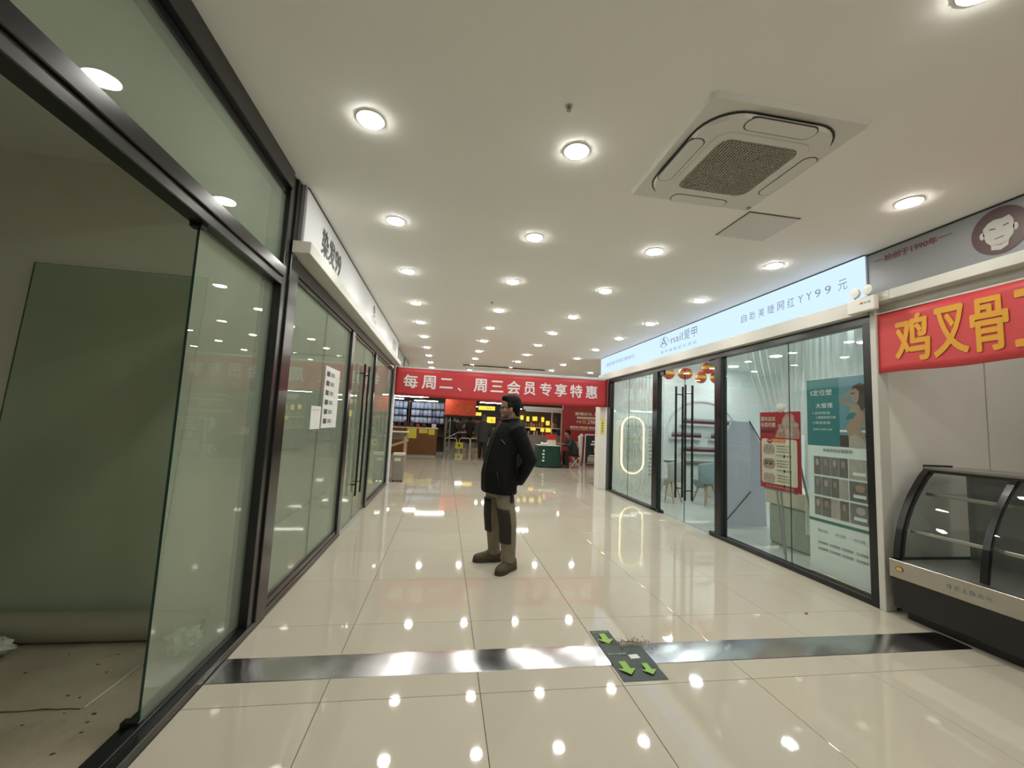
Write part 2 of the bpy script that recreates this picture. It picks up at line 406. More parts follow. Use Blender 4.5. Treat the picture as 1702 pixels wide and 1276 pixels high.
# food stall side wall on the right
sw = thing('wall_stall', 'cream panelled side wall of the food stall behind the display case', None, (3.8, 3.12, 0), kind='structure')
mb = MB(); mb.box(3.84, 6.6, 3.13, 3.2, 0, ZC); build(mb, 'wall_core', M['wall_white'], sw)
for a, b in ((3.852, 4.972), (4.988, 6.1), (6.115, 6.6)):
    mb = MB(); mb.box(a, b, 3.115, 3.13, .06, 2.62, .004); build(mb, 'panel', M['wall_panel'], sw)
mb = MB(); mb.box(3.74, 3.852, 3.075, 3.13, 0, 2.63, .004); build(mb, 'corner_post', M['white_ledge'], sw)
mb = MB(); mb.box(6.6, 6.7, -3, 3.2, 0, ZC); struct('wall_stall_back', mb, M['wall_panel'], 'cream back wall of the food stall at far right')

def pane(parent, x0, x1, y0, y1, z0, z1, g='pane_clear'):
    """glass slab: broad faces glass, rim dark green"""
    mb = MB(); v = [(x, y, z) for x in (x0, x1) for y in (y0, y1) for z in (z0, z1)]
    big = 0 if (y1-y0) > (x1-x0) else 1
    F = [((0, 1, 3, 2), 0), ((4, 6, 7, 5), 0), ((0, 4, 5, 1), 1), ((2, 3, 7, 6), 1), ((0, 2, 6, 4), 2), ((1, 5, 7, 3), 2)]
    for f, ax in F: mb.add(v, [f], 0 if ax == big else 1)
    return build(mb, 'pane', [M[g], M['glass_edge']], parent)
def bar(parent, name, x0, x1, y0, y1, z0, z1, m='black_frame', b=.004):
    mb = MB(); mb.box(x0, x1, y0, y1, z0, z1, b); return build(mb, name, M[m], parent)
# window 1: vacant shopfront
W1 = thing('window_1', 'black framed glass front of the vacant shop nearest on the left', None, (-1.2, 3, 0), kind='structure')
bar(W1, 'sill', -1.30, -1.155, -3, 3.25, 0, .045); bar(W1, 'sill_channel', -1.245, -1.205, -3, 3.0, .045, .06, 'dark_frame', .002)
bar(W1, 'transom', -1.27, -1.15, -3, 3.0, 2.355, 2.43, 'dark_frame'); bar(W1, 'transom_underside', -1.25, -1.165, -3, 3.0, 2.30, 2.355)
bar(W1, 'header', -1.27, -1.15, -3, 3.0, 2.99, 3.12); bar(W1, 'header_stop', -1.26, -1.19, -3, 3.0, 2.94, 2.99)
bar(W1, 'post', -1.30, -1.165, 3.0, 3.085, .04, ZC); bar(W1, 'post_cover', -1.30, -1.15, 3.085, 3.25, .04, 2.56, 'dark_frame'); bar(W1, 'post_cap', -1.30, -1.15, 3.085, 3.19, 2.56, ZC)
pane(W1, -1.208, -1.196, -3, 3.0, 2.43, 2.99, 'pane_left')
pane(W1, -1.232, -1.220, 2.14, 3.0, .055, 2.305, 'pane_left')
pane(W1, -1.232, -1.220, -3, .75, .055, 2.305, 'pane_left')
bar(W1, 'clip', -1.29, -1.215, 2.125, 2.16, .045, .075); bar(W1, 'clip', -1.25, -1.19, 2.10, 2.145, 2.28, 2.31)
# window 2 and 3, door 1: hair shopfront
W2 = thing('window_2', 'black framed glass shopfront panels of the hair shop beside the vacant unit', None, (-1.2, 4.2, 0), kind='structure')
bar(W2, 'sill', -1.27, -1.16, 3.25, 5.34, 0, .05); bar(W2, 'sill_rail', -1.24, -1.17, 3.25, 5.2, .05, .095, 'dark_frame')
bar(W2, 'head_rail', -1.27, -1.16, 3.25, 9.33, 2.46, 2.57); bar(W2, 'head_stop', -1.245, -1.175, 3.25, 9.2, 2.425, 2.46, 'dark_frame')
bar(W2, 'mullion', -1.27, -1.16, 5.2, 5.34, .05, 2.46)
pane(W2, -1.206, -1.194, 3.25, 4.222, .095, 2.425, 'pane_left'); pane(W2, -1.206, -1.194, 4.226, 5.2, .095, 2.425, 'pane_left')
W3 = thing('window_3', 'narrow black framed glass panel of the hair shop at the far end', None, (-1.2, 8, 0), kind='structure')
bar(W3, 'mullion', -1.27, -1.16, 6.92, 7.02, 0, 2.46); bar(W3, 'mullion', -1.27, -1.16, 9.2, 9.33, 0, 2.46); bar(W3, 'sill', -1.27, -1.16, 7.02, 9.2, 0, .07)
pane(W3, -1.206, -1.194, 7.02, 9.2, .07, 2.43, 'pane_left')
def handle(leaf, x0, x1, y, z0, z1):
    mb = MB()
    for x in (x0, x1): mb.box(x-.014, x+.014, y-.014, y+.014, z0, z1, .004)
    for z in (z0+.15, z1-.13): mb.cyl((x0, y, z), (x1, y, z), .009, n=8)
    return build(mb, 'pull_handle', M['dark_frame'], leaf)
D1 = thing('door_1', 'frameless double glass door of the hair shop with long dark pull handles', None, (-1.2, 6.1, 0), kind='structure')
for a, b, hy in ((5.345, 6.126, 5.97), (6.132, 6.915, 6.29)):
    lf = pane(D1, -1.206, -1.194, a, b, .012, 2.43, 'pane_left'); lf.name = 'leaf'
    handle(lf, -1.262, -1.138, hy, .35, 2.15)
    bar(D1, 'hinge_patch', -1.215, -1.185, (a if a < 6 else b-.16), (a+.16 if a < 6 else b), .006, .05, 'brushed'); bar(D1, 'hinge_patch', -1.215, -1.185, (a if a < 6 else b-.16), (a+.16 if a < 6 else b), 2.39, 2.44)
# window 4-5, door 2: nail shopfront
W4 = thing('window_4', 'wide black framed display window of the nail salon beside the food stall', None, (3.78, 4.2, 0), kind='structure')
bar(W4, 'sill', 3.745, 3.84, 3.2, 5.45, 0, .055); bar(W4, 'mullion', 3.745, 3.84, 3.125, 3.205, 0, 2.48); bar(W4, 'head_rail', 3.745, 3.84, 3.13, 9.33, 2.475, 2.555)
bar(W4, 'mullion', 3.745, 3.84, 5.19, 5.335, .055, 2.475); bar(W4, 'mullion_trim', 3.742, 3.83, 5.195, 5.235, .055, 2.475, 'dark_frame', .002)
pane(W4, 3.787, 3.797, 3.205, 4.085, .055, 2.475); pane(W4, 3.787, 3.797, 4.089, 5.19, .055, 2.475)
W5 = thing('window_5', 'black framed glass panel of the nail salon nearest the red banner', None, (3.78, 8.2, 0), kind='structure')
bar(W5, 'mullion', 3.745, 3.84, 6.945, 7.115, .02, 2.475); bar(W5, 'mullion', 3.745, 3.84, 9.1, 9.27, 0, 2.475); bar(W5, 'sill', 3.745, 3.84, 6.86, 9.1, 0, .05)
pane(W5, 3.787, 3.797, 7.115, 8.2, .05, 2.475); pane(W5, 3.787, 3.797, 8.204, 9.1, .05, 2.475)
D2 = thing('door_2', 'frameless double glass door of the nail salon with tall dark pull handles', None, (3.79, 6.1, 0), kind='structure')
for a, b, hy in ((5.34, 6.14, 6.03), (6.146, 6.94, 6.30)):
    lf = pane(D2, 3.787, 3.797, a, b, .012, 2.44); lf.name = 'leaf'
    handle(lf, 3.732, 3.852, hy, .36, 2.16)
    c0 = a if a < 6 else b-.16
    bar(D2, 'hinge_patch', 3.775, 3.81, c0, c0+.16, .008, .05); bar(D2, 'hinge_patch', 3.775, 3.81, c0, c0+.16, 2.40, 2.476)
# ledges, end pillars, bulkheads
mb = MB(); mb.box(-1.20, -1.03, 3.085, 9.35, 2.57, 2.66, .004); struct('trim_1', mb, M['white_ledge'], 'white boxed ledge under the grey sign of the hair shop')
mb = MB(); mb.box(3.665, 3.86, 3.14, 9.68, 2.555, 2.695, .004); struct('trim_2', mb, M['white_ledge'], 'white boxed ledge under the blue lit nail salon sign')
mb = MB(); mb.box(3.68, 3.9, .55, 2.905, 2.63, 2.715, .004); mb.box(3.68, 3.9, 2.907, 3.135, 2.63, 2.715, .004); mb.box(3.70, 3.9, -3, .548, 2.63, 2.715, .004)
mb.box(3.79, 3.9, -3, 3.135, 2.545, 2.63, 0)
struct('trim_3', mb, M['white_ledge'], 'white ledge under the grey food stall sign above the red banner')
mb = MB(); mb.box(-1.5, -1.135, 9.34, 9.56, 0, 2.6, .004); struct('wall_pillar_left', mb, M['sign_silver'], 'pale grey end pillar at the left edge of the red banner')
pr_ = thing('wall_pillar_right', 'cream end pillar at the right edge of the red banner', None, (3.7, 9.5, 0), kind='structure')
mb = MB(); mb.box(3.63, 3.86, 9.42, 9.72, 0, 2.5, .004); build(mb, 'pillar_core', M['wall_panel'], pr_)
mb = MB(); mb.box(3.74, 3.86, 9.275, 9.42, 0, 2.5, .004); build(mb, 'pillar_edge', M['sign_silver'], pr_)
mb = MB(); mb.box(-8, -1.2, 9.5, 9.55, 2.6, ZC); mb.box(3.87, 12.5, 9.5, 9.6, 0, ZC); mb.box(-8, -1.5, 9.5, 9.55, 0, 2.6)
struct('wall_front', mb, M['wall_white'], 'plain wall either side of the corridor mouth facing the supermarket')
mb = MB(); mb.box(-1.6, -1.2, 9.56, 13.5, 2.55, ZC); struct('trim_4', mb, M['wall_white'], 'bulkhead under the ceiling beyond the hair shop sign')

# ------------------------------------------------------------------ ceiling lamps
LX = [-.525, .703, 1.872, 3.16]; LY = [-1.4, -.15, 1.10, 2.335, 3.56, 4.79, 6.11, 7.32, 8.57, 9.86, 11.07, 12.4, 13.65]
cname = ['leftmost', 'second', 'third', 'rightmost']
oname = ['', '', 'overhead', 'first', 'second', 'third', 'fourth', 'fifth', 'sixth', 'seventh', 'eighth', 'ninth', 'tenth']
proto = None
def downlight(x, y, label, z=ZC, group='corridor downlights'):
    global proto
    if proto is None:
        r = thing('downlight', label, 'downlight', (0, 0, 0), group)
        m_ = MB(); m_.lathe([(.069, -.001), (.082, -.001), (.083, -.004), (.078, -.007), (.070, -.008), (.069, -.001)], n=32, cap=False); build(m_, 'trim_ring', M['white_plastic'], r, True, True)
        m_ = MB(); m_.lathe([(.0, -.005), (.0685, -.005), (.0685, -.012), (0, -.018)], n=20); build(m_, 'lens', M['lamp_lens'], r, True, True)
        proto = r
    else: r = copy_tree(proto)
    r.location = (x, y, z); tag(r, label, 'downlight', group); return r
for j, y in enumerate(LY):
    for i, x in enumerate(LX):
        if i == 2 and j == 3: continue            # the air conditioner hangs there
        if j == 2 and i != 2: continue
        if j < 2: lab = 'round ceiling downlight behind the viewer, %s of the %s row back' % (cname[i], ('second', 'first')[j])
        elif j == 2: lab = 'round ceiling downlight almost overhead, %s of its row, at the top of the photo' % cname[i]
        elif j <= 8: lab = 'round ceiling downlight, %s in the %s row ahead of the viewer' % (cname[i], oname[j])
        elif j == 9: lab = 'round ceiling downlight just past the red banner, %s of its row' % cname[i]
        else: lab = 'small distant ceiling downlight beyond the red banner, %s of the %s row' % (cname[i], oname[j])
        downlight(x, y, lab)
for y, n in ((12.35, 'nearer'), (13.62, 'farther')): downlight(4.4, y, '%s of two distant downlights near the blue sign, right of the rows' % n)
for k, y in enumerate((2.0, .6)): downlight(4.9, y, 'unseen downlight added in the food stall ceiling to light its wall, %s one' % ('nearer', 'farther')[1-k], ZC, 'added stall downlights')  # added out of view to brighten the stall's side wall
# ------------------------------------------------------------------ hanging LED tubes of the supermarket
ptube = None; k = 0
tubes = [(-3.2, 16.6), (-1.6, 18.2), (-.4, 17.6), (-2.6, 20.5), (-1.0, 21.5), (.6, 21.5), (2.2, 20), (3.8, 18.6), (5.6, 17.8), (7.6, 18), (1.4, 26), (-1.5, 26), (4.2, 26), (7, 24), (2.6, 15.0), (6.4, 13.2), (-3.4, 13), (9, 14)]
for k, (x, y) in enumerate(tubes):
    if ptube is None:
        r = thing('led_tube', 'x', 'lamp')
        m_ = MB(); m_.box(-.6, .6, -.03, .03, .02, .05, .006); build(m_, 'housing', M['white_metal'], r, local=True)
        m_ = MB(); m_.cyl((-.58, 0, .008), (.58, 0, .008), .016, n=10); build(m_, 'tube', M['tube_white'], r, True, True)
        for s in (-.45, .45): m_ = MB(); m_.cyl((s, 0, .05), (s, 0, ZC-2.36), .003, n=6); build(m_, 'cable', M['grey_metal'], r, local=True)
        ptube = r
    else: r = copy_tree(ptube)
    r.location = (x, y, 2.36)
    tag(r, 'hanging white LED tube lamp behind the red banner, %s nearest in the supermarket' % ORD[sorted(tubes, key=lambda q: (q[1], q[0])).index((x, y))], 'lamp', 'supermarket tube lamps')
# ------------------------------------------------------------------ air conditioner cassette
AX, AY = 1.69, 2.215
ac = thing('air_conditioner', 'square white ceiling cassette air conditioner with a dark central grille', 'air conditioner', (AX, AY, ZC))
m_ = MB(); P = rrect(AX-.475, AY-.475, AX+.475, AY+.475, .03)
m_.prism(P, lambda p: (p[0], p[1], ZC), lambda p: (p[0]+(AX-p[0])*.03, p[1]+(AY-p[1])*.03, ZC-.022)); build(m_, 'base_panel', M['ac_white'], ac)
m_ = MB(); P = rrect(AX-.416, AY-.416, AX+.416, AY+.416, .21, 8); m_.prism(P, lambda p: (p[0], p[1], ZC-.022), lambda p: (p[0], p[1], ZC-.026)); build(m_, 'air_slot', M['ac_dark'], ac)
def ring(z0, z1, ro, ri, no=8, sh=0, cro=.2, cri=.1):
    A = rrect(AX-ro, AY-ro, AX+ro, AY+ro, cro, no); B = rrect(AX-ri, AY-ri, AX+ri, AY+ri, cri, no); n = len(A); v = []
    sc = lambda p, s: (p[0]+(AX-p[0])*s, p[1]+(AY-p[1])*s)
    for p, q in zip(A, B): v += [(*p, z0), (*sc(p, sh), z1), (*q, z1), (*q, z0)]
    f = []
    for i in range(n):
        a, b = i*4, ((i+1) % n)*4
        f += [(a, b, b+1, a+1), (a+1, b+1, b+2, a+2), (a+2, b+2, b+3, a+3)]
    return v, f
m_ = MB(); m_.add(*ring(ZC-.030, ZC-.052, .408, .262, sh=.015, cro=.21, cri=.07)); build(m_, 'face_ring', M['ac_white'], ac)
m_ = MB(); m_.add(*ring(ZC-.050, ZC-.058, .30, .25, sh=.02, cro=.09, cri=.07)); build(m_, 'grille_frame', M['ac_white'], ac)
for k in range(4):
    a = k*PI/2; c, s = math.cos(a), math.sin(a); R = lambda x, y: (AX+x*c-y*s, AY+x*s+y*c)
    P = rrect(-.205, .325, .205, .415, .044, 5); Q = rrect(-.211, .319, .211, .419, .047, 5)
    m_ = MB(); m_.prism(Q, lambda p: (*R(*p), ZC-.045), lambda p: (*R(*p), ZC-.0528)); build(m_, 'flap_gap', M['ac_dark'], ac)
    m_ = MB(); m_.prism(P, lambda p: (*R(*p), ZC-.046), lambda p: (*R(*p), ZC-.0548)); build(m_, 'flap', M['ac_white'], ac)
m_ = MB(); P = rrect(AX-.25, AY-.25, AX+.25, AY+.25, .07, 5); m_.prism(P, lambda p: (p[0], p[1], ZC-.03), lambda p: (p[0], p[1], ZC-.046)); build(m_, 'filter', M['ac_dark'], ac)
m_ = MB()
for k in range(27):
    t = -.24+.48*k/26; h = .25 if abs(t) < .18 else .25-.07*(1-math.sqrt(max(0, 1-((abs(t)-.18)/.07)**2)))
    m_.box(AX+t-.0045, AX+t+.0045, AY-h, AY+h, ZC-.056, ZC-.048); m_.box(AX-h, AX+h, AY+t-.003, AY+t+.003, ZC-.055, ZC-.049)
g = build(m_, 'grille', M['ac_grille'], ac); g['kind'] = 'stuff'
m_ = MB(); m_.lathe([(0, 0), (.016, 0), (.016, -.006), (0, -.007)], (AX+.44, AY+.42, ZC-.022), 16); build(m_, 'sensor', M['ac_grille'], ac)
# access hatch, detectors
h = thing('access_hatch', 'square flush access hatch in the ceiling beside the air conditioner', 'hatch', (2.42, 2.92, ZC))
m_ = MB(); m_.box(2.2, 2.645, 2.71, 3.12, ZC-.004, ZC); build(m_, 'frame', M['ac_dark'], h)
m_ = MB(); m_.box(2.208, 2.637, 2.718, 3.112, ZC-.009, ZC-.002, .002); build(m_, 'panel', M['ac_white'], h)
for x, y, lb in ((.552, 2.0, 'small grey ceiling sprinkler head left of the air conditioner'), (.558, 5.72, 'small ceiling sprinkler head between the downlights above the standing man')):
    s = thing('sprinkler', lb, 'sprinkler', (x, y, ZC), 'ceiling sprinklers')
    m_ = MB(); m_.lathe([(0, 0), (.022, 0), (.022, -.003), (.01, -.006), (.01, -.012), (0, -.012)], (x, y, ZC), 16); build(m_, 'collar', M['grey_metal'], s)
    m_ = MB(); m_.lathe([(.004, -.011), (.004, -.02), (.013, -.021), (.013, -.023), (0, -.023)], (x, y, ZC), 12); build(m_, 'deflector', M['ac_grille'], s)
# ------------------------------------------------------------------ floor strip, sticker
st = thing('threshold_strip', 'polished stainless steel strip crossing the corridor floor', 'floor strip', (1.3, 2.62, 0))
m_ = MB(); n = 60; R = []
for i in range(n+1):
    x = -1.15+4.9*i/n; b = .0014*math.sin(i*1.7)+.0016*math.sin(i*.83+1)
    R.append([(x, 2.735, .0003), (x, 2.733, .0035), (x, 2.70, .0055+b*.3), (x, 2.62, .006+b), (x, 2.54, .0055+b*.3), (x, 2.505, .0035), (x, 2.503, .0003)])
m_.rings(R, True, 0, True); build(m_, 'plate', M['steel'], st, .5)
SP = Plane((0, 0, 0), (1, 0, 0), (0, 0, 1), (0, 1, 0))
fs = thing('floor_sticker', 'worn dark floor sticker with green arrows lying across the steel strip', 'sticker', (1.2, 2.6, 0))
m_ = MB()
def sk(u, v): return (u, v, .0085 if 2.49 < v < 2.75 else .0025)
for (u0_, u1_, v0, v1) in ((1.085, 1.225, 2.70, 2.918), (1.085, 1.36, 2.345, 2.70)):
    nv = 12
    for i in range(nv):
        a = v0+(v1-v0)*i/nv; b = v0+(v1-v0)*(i+1)/nv
        m_.add([sk(u0_, a), sk(u1_, a), sk(u1_, b), sk(u0_, b)], [(0, 1, 2, 3)])
build(m_, 'sheet', M['floor_sticker'], fs)
def arrow(u, v, s, flip=1):
    pts = [(u-.022*s, v), (u+.022*s, v), (u+.022*s, v-.075*s), (u+.055*s, v-.075*s), (u, v-.135*s), (u-.055*s, v-.075*s), (u-.022*s, v-.075*s)]
    zt = .0098 if any(2.49 < q[1] < 2.75 for q in pts) else .0035
    m_ = MB(); m_.add([(p[0], p[1], zt) for p in pts], [tuple(range(7))]); build(m_, 'arrow', M['arrow_green'], fs)
arrow(1.155, 2.865, 1.0); arrow(1.155, 2.53, 1.0); arrow(1.285, 2.50, .85)
text(SP, '小心地滑', 1.10, 2.885, .11, .02, M['sticker_mint'], fs, .01, .0036)
text(SP, '出口通道', 1.10, 2.60, .12, .02, M['sticker_mint'], fs, .01, .0097)
m_ = MB(); m_.add([(1.225, 2.55, .0098), (1.29, 2.555, .0098), (1.285, 2.60, .0098), (1.225, 2.595, .0098)], [(0, 1, 2, 3)]); build(m_, 'torn_patch', M['white_paper'], fs)
ds = MB(); rr = random.Random(3)
for k in range(620):
    u = rr.gauss(1.31, .085); v = rr.gauss(2.735, .04); s = rr.uniform(.0015, .0065)
    if u < 1.15 or v < 2.55: continue
    z = .0092 if v < 2.75 else .0008
    ds.add([(u-s, v, z), (u, v-s*.6, z), (u+s, v, z), (u, v+s*.6, z), (u, v, z+s*.35)], [(0, 1, 4), (1, 2, 4), (2, 3, 4), (3, 0, 4)])
tag(build(ds, 'dirt_crumbs', M['dirt']), 'brown dirt crumbs scattered around the floor sticker', 'dirt', None, 'stuff')
m_ = MB(); m_.ell((2.98, 2.98+.1, .008), (.014, .01, .007), 8, 5); tag(build(m_, 'paper_scrap', M['bin_grey'], None, True), 'tiny crumpled scrap on the tiles before the display case', 'scrap')
# ------------------------------------------------------------------ signs on the left
hs = thing('hair_shop_sign', 'long silver grey fascia sign above the hair shop with dark lettering', 'sign', (-1.16, 6.2, 2.7))
m_ = MB(); m_.box(-1.18, -1.12, 3.19, 9.38, 2.66, ZC-.003, .003); build(m_, 'panel', M['sign_silver'], hs)
m_ = MB(); m_.box(-1.185, -1.125, 3.155, 3.19, 2.66, ZC-.003); build(m_, 'return', M['grey_return'], hs)
m_ = MB(); m_.box(-1.122, -1.112, 3.19, 9.38, ZC-.012, ZC-.003); build(m_, 'edge_strip', M['dark_frame'], hs)
LP = left_wall(-1.12, 0)
text(LP, '染', 3.60, 2.785, .19, .22, M['ink_dark'], hs, .02, .004); text(LP, '发', 3.81, 2.785, .2, .22, M['ink_dark'], hs, .02, .004)
text(LP, '99', 4.03, 2.785, .20, .20, M['ink_dark'], hs, .02, .004)
text(LP, '色', 6.1, 2.88, .17, .17, M['ink_dark'], hs, .01, .004); text(LP, '专业染发', 6.02, 2.79, .4, .07, M['grey_ink'], hs, 0, .004)
text(LP, '烫染', 8.4, 2.78, .55, .24, M['grey_ink'], hs, .01, .004)
for y0, y1, m, lb in ((9.75, 11.2, 'pict_green', 'dark green framed picture panel high on the bulkhead past the hair shop sign'), (11.4, 12.9, 'pict_brown', 'brown framed picture panel high on the bulkhead, the farther one')):
    r = thing('picture_panel', lb, 'picture', (-1.19, y0, 2.6))
    m_ = MB(); m_.box(-1.2, -1.17, y0, y1, 2.6, 3.08, .004); build(m_, 'frame', M['dark_goods'], r)
    for q in range(3):
        a = y0+.05+(y1-y0-.1)/3*q; m_ = MB(); m_.box(-1.171, -1.163, a+.02, a+(y1-y0-.1)/3-.02, 2.64, 3.04); build(m_, 'picture', M[m], r)
# posters on the hair shop glass
r = thing('price_list', 'tall white price list poster stuck on the hair shop glass', 'poster', (-1.21, 4.6, 1.3))
PL = left_wall(-1.1905, 4.31)
m_ = MB(); m_.box(-1.1935, -1.1905, 4.31, 4.86, 1.29, 1.91); build(m_, 'sheet', M['white_paper'], r)
for row in range(6):
    z = 1.84-row*.095
    sheet(PL, rect(.05, z-.03, .16, z+.02), M['ink_dark'], r, 'price_block'); sheet(PL, rect(.2, z-.025, .33, z+.015), M['grey_ink'], r, 'price_block'); sheet(PL, rect(.38, z-.02, .5, z+.01), M['sign_silver'], r, 'price_block')
r = thing('notice_sheet', 'small blank white notice on the hair shop glass left of the price list', 'poster', (-1.21, 4.1, 1.3))
m_ = MB(); m_.box(-1.1935, -1.1905, 3.97, 4.26, 1.285, 1.5); build(m_, 'sheet', M['white_paper'], r)
m_ = MB(); m_.box(-1.1904, -1.1896, 4.0, 4.23, 1.46, 1.465); build(m_, 'rule', M['grey_ink'], r)
r = thing('ring_lamp', 'white ring shaped lamp on a stand inside the hair shop', 'lamp', (-1.7, 7.0, 0))
m_ = MB(); n = 24; m_.tube([(-1.7+.2*math.cos(2*PI*i/n), 7.0, 1.42+.2*math.sin(2*PI*i/n)) for i in range(n+1)], .02); build(m_, 'ring', M['white_plastic'], r, True)
m_ = MB(); m_.cyl((-1.7, 7, .02), (-1.7, 7, 1.22), .012); build(m_, 'pole', M['black_frame'], r)
m_ = MB(); m_.lathe([(.15, 0), (.15, .015), (.02, .03), (0, .03)], (-1.7, 7, 0)); build(m_, 'base', M['black_frame'], r)
r = thing('reflected_band_counter', 'made-up dark counter behind the hair shop glass, standing in for a reflected band', 'counter', (-2.2, 5.5, 0))  # dark band reflected in the glass, built as a solid counter
m_ = MB(); m_.box(-2.6, -2.0, 4.7, 8.2, .08, .95, .01); build(m_, 'body', M['shop_grey'], r)
m_ = MB(); m_.box(-2.65, -1.95, 4.65, 8.25, .95, 1.15, .01); build(m_, 'top', M['dark_goods'], r)
m_ = MB(); m_.box(-2.55, -2.05, 4.75, 8.15, 0, .08); build(m_, 'plinth', M['black_frame'], r)
# ------------------------------------------------------------------ vacant shop contents
r = thing('glass_sheet', 'large greenish glass door leaf standing against the wall of the vacant shop', 'glass sheet', (-2.25, 3.15, 0))
mb = MB(); A = (-2.86, 3.12), (-1.78, 3.12)
def gs(u, t, v): return (-2.84+.06*v/2.35+u*1.06, 3.10+.07*v/2.35+t*.012, v)
V = [gs(u, t, v) for u in (0, 1) for t in (0, 1) for v in (.012, 2.35)]
for f, k in (((0, 1, 3, 2), 1), ((4, 6, 7, 5), 1), ((0, 4, 5, 1), 0), ((2, 3, 7, 6), 0), ((0, 2, 6, 4), 1), ((1, 5, 7, 3), 1)): mb.add(V, [f], k)
build(mb, 'pane', [M['pane_green'], M['glass_edge']], r)
for u in (.12, .88):
    m_ = MB(); q = gs(u, .5, 0); m_.box(q[0]-.04, q[0]+.04, 3.08, 3.14, 0, .012); build(m_, 'support_block', M['black_frame'], r)
r = thing('foam_roll', 'long pale roll lying along the wall of the vacant shop floor', 'roll', (-2.2, 2.98, 0))
m_ = MB(); m_.cyl((-3.6, 3.02, .085), (-1.42, 2.99, .085), .083, n=20); build(m_, 'roll', M['foam_roll'], r, .6)
m_ = MB(); m_.cyl((-1.421, 2.99, .085), (-1.419, 2.99, .085), .035, n=14); build(m_, 'core', M['ac_dark'], r)
def crumple(name, label, c, rad, seed):
    bm = bmesh.new(); bmesh.ops.create_icosphere(bm, subdivisions=3, radius=1); q = random.Random(seed)
    K = [(Vector((q.uniform(-1, 1), q.uniform(-1, 1), q.uniform(-1, 1))).normalized(), q.uniform(.6, 1.1), q.uniform(3, 7)) for _ in range(9)]
    for v in bm.verts:
        d = v.co.normalized(); s = 1+sum(.06*math.sin(f*d.dot(k)*3+a*5) for k, a, f in K)
        v.co = Vector((c[0]+d.x*rad[0]*s, c[1]+d.y*rad[1]*s, max(0.0015, c[2]+d.z*rad[2]*s)))
    m_ = MB(); m_.bm(bm); return tag(build(m_, name, M['plastic_wrap']), label, 'plastic bag', 'plastic bags in the vacant shop')
crumple('plastic_bag', 'crumpled clear plastic bag at the left end of the pale roll', (-2.46, 2.80, .07), (.17, .09, .075), 1)
crumple('plastic_bag', 'crumpled clear plastic bag behind the glass pane near the post', (-1.42, 2.82, .07), (.09, .07, .075), 2)
m_ = MB(); m_.tube([(-1.585, 2.36, .006), (-1.575, 2.52, .006), (-1.57, 2.72, .006)], .004, 6); tag(build(m_, 'thin_stick', M['white_metal'], None, True), 'thin white stick lying on the vacant shop floor', 'stick')
m_ = MB(); rk_ = random.Random(9); m_.tube([(-2.7+1.1*k/22, 2.40-.04*k/22+rk_.uniform(-.008, .008), .0005) for k in range(23)], [(.0025, rk_.uniform(.002, .011)) for k in range(23)], 6); tag(build(m_, 'crack', M['dirt'], None, True), 'dark dirt filled crack across the vacant shop floor', 'crack')
ds = MB()
for k in range(70):
    u = rr.uniform(-3.2, -1.45); v = rr.uniform(1.4, 2.9); s = rr.uniform(.003, .013)
    ds.add([(u-s, v, .0005), (u, v-s*.7, .0005), (u+s, v+.2*s, .0005), (u, v+s*.6, .0005), (u, v, s*.4)], [(0, 1, 4), (1, 2, 4), (2, 3, 4), (3, 0, 4)])
tag(build(ds, 'debris', M['dirt']), 'small dark debris scattered on the vacant shop floor', 'debris', None, 'stuff')
m_ = MB(); m_.add([(-1.83, 2.10, .002), (-1.78, 2.10, .003), (-1.76, 2.13, .006), (-1.81, 2.135, .002)], [(0, 1, 2, 3)]); m_.add([(-1.83, 2.10, .001), (-1.78, 2.10, .001), (-1.76, 2.13, .004), (-1.81, 2.135, .001)], [(3, 2, 1, 0)])
tag(build(m_, 'paper_scrap', M['white_paper']), 'small white paper scrap on the vacant shop floor', 'scrap')
# ------------------------------------------------------------------ signs on the right
ns = thing('nail_salon_sign', 'long glowing pale blue fascia sign above the nail salon', 'sign', (3.78, 6.4, 2.7))
m_ = MB(); m_.box(3.735, 3.86, 3.14, 9.68, 2.695, ZC-.003, .002); build(m_, 'casing', M['sign_silver'], ns)
m_ = MB(); m_.box(3.722, 3.736, 3.142, 9.678, 2.70, ZC-.012); build(m_, 'light_panel', M['sign_light'], ns)
m_ = MB(); m_.box(3.718, 3.736, 3.14, 9.68, ZC-.012, ZC-.003); build(m_, 'edge_strip', M['dark_frame'], ns)
RP = right_wall(3.722, 0)
for ch, y in zip('自助美睫网红YY99元', [4.70, 4.555, 4.40, 4.25, 4.105, 3.965, 3.835, 3.73, 3.625, 3.51, 3.352]):
    wd = .07 if ch in 'Y9' else .10
    text(RP, ch, -y-wd/2, 2.855 if ch not in 'Y9' else 2.865, wd*.95, .105 if ch not in 'Y9' else .085, M['ink_blue'], ns, -.006, .002)
m_ = MB(); n = 40   # ring of the logo
A = ellp(-6.69, 2.968, .145, .092, n); B = ellp(-6.69, 2.968, .135, .085, n)
m_.add([RP.at(*p, .003) for p in A]+[RP.at(*p, .003) for p in B], [(i, (i+1) % n, n+(i+1) % n, n+i) for i in range(n)]); build(m_, 'logo_ring', M['ink_blue'], ns)
text(RP, 'A', -6.80, 2.895, .22, .15, M['ink_blue'], ns, 0, .004); text(RP, '·nail', -6.52, 2.90, .42, .13, M['ink_blue'], ns, 0, .003)
text(RP, '爱甲', -6.07, 2.885, .36, .165, M['ink_blue'], ns, -.004, .003)
text(RP, '爱 甲 美 睫 国 际 连 锁', -6.79, 2.775, 1.07, .05, M['ink_blue'], ns, 0, .003)
text(RP, '自助美甲网红款99元', -9.3, 2.865, 1.48, .09, M['ink_blue'], ns, -.008, .003)
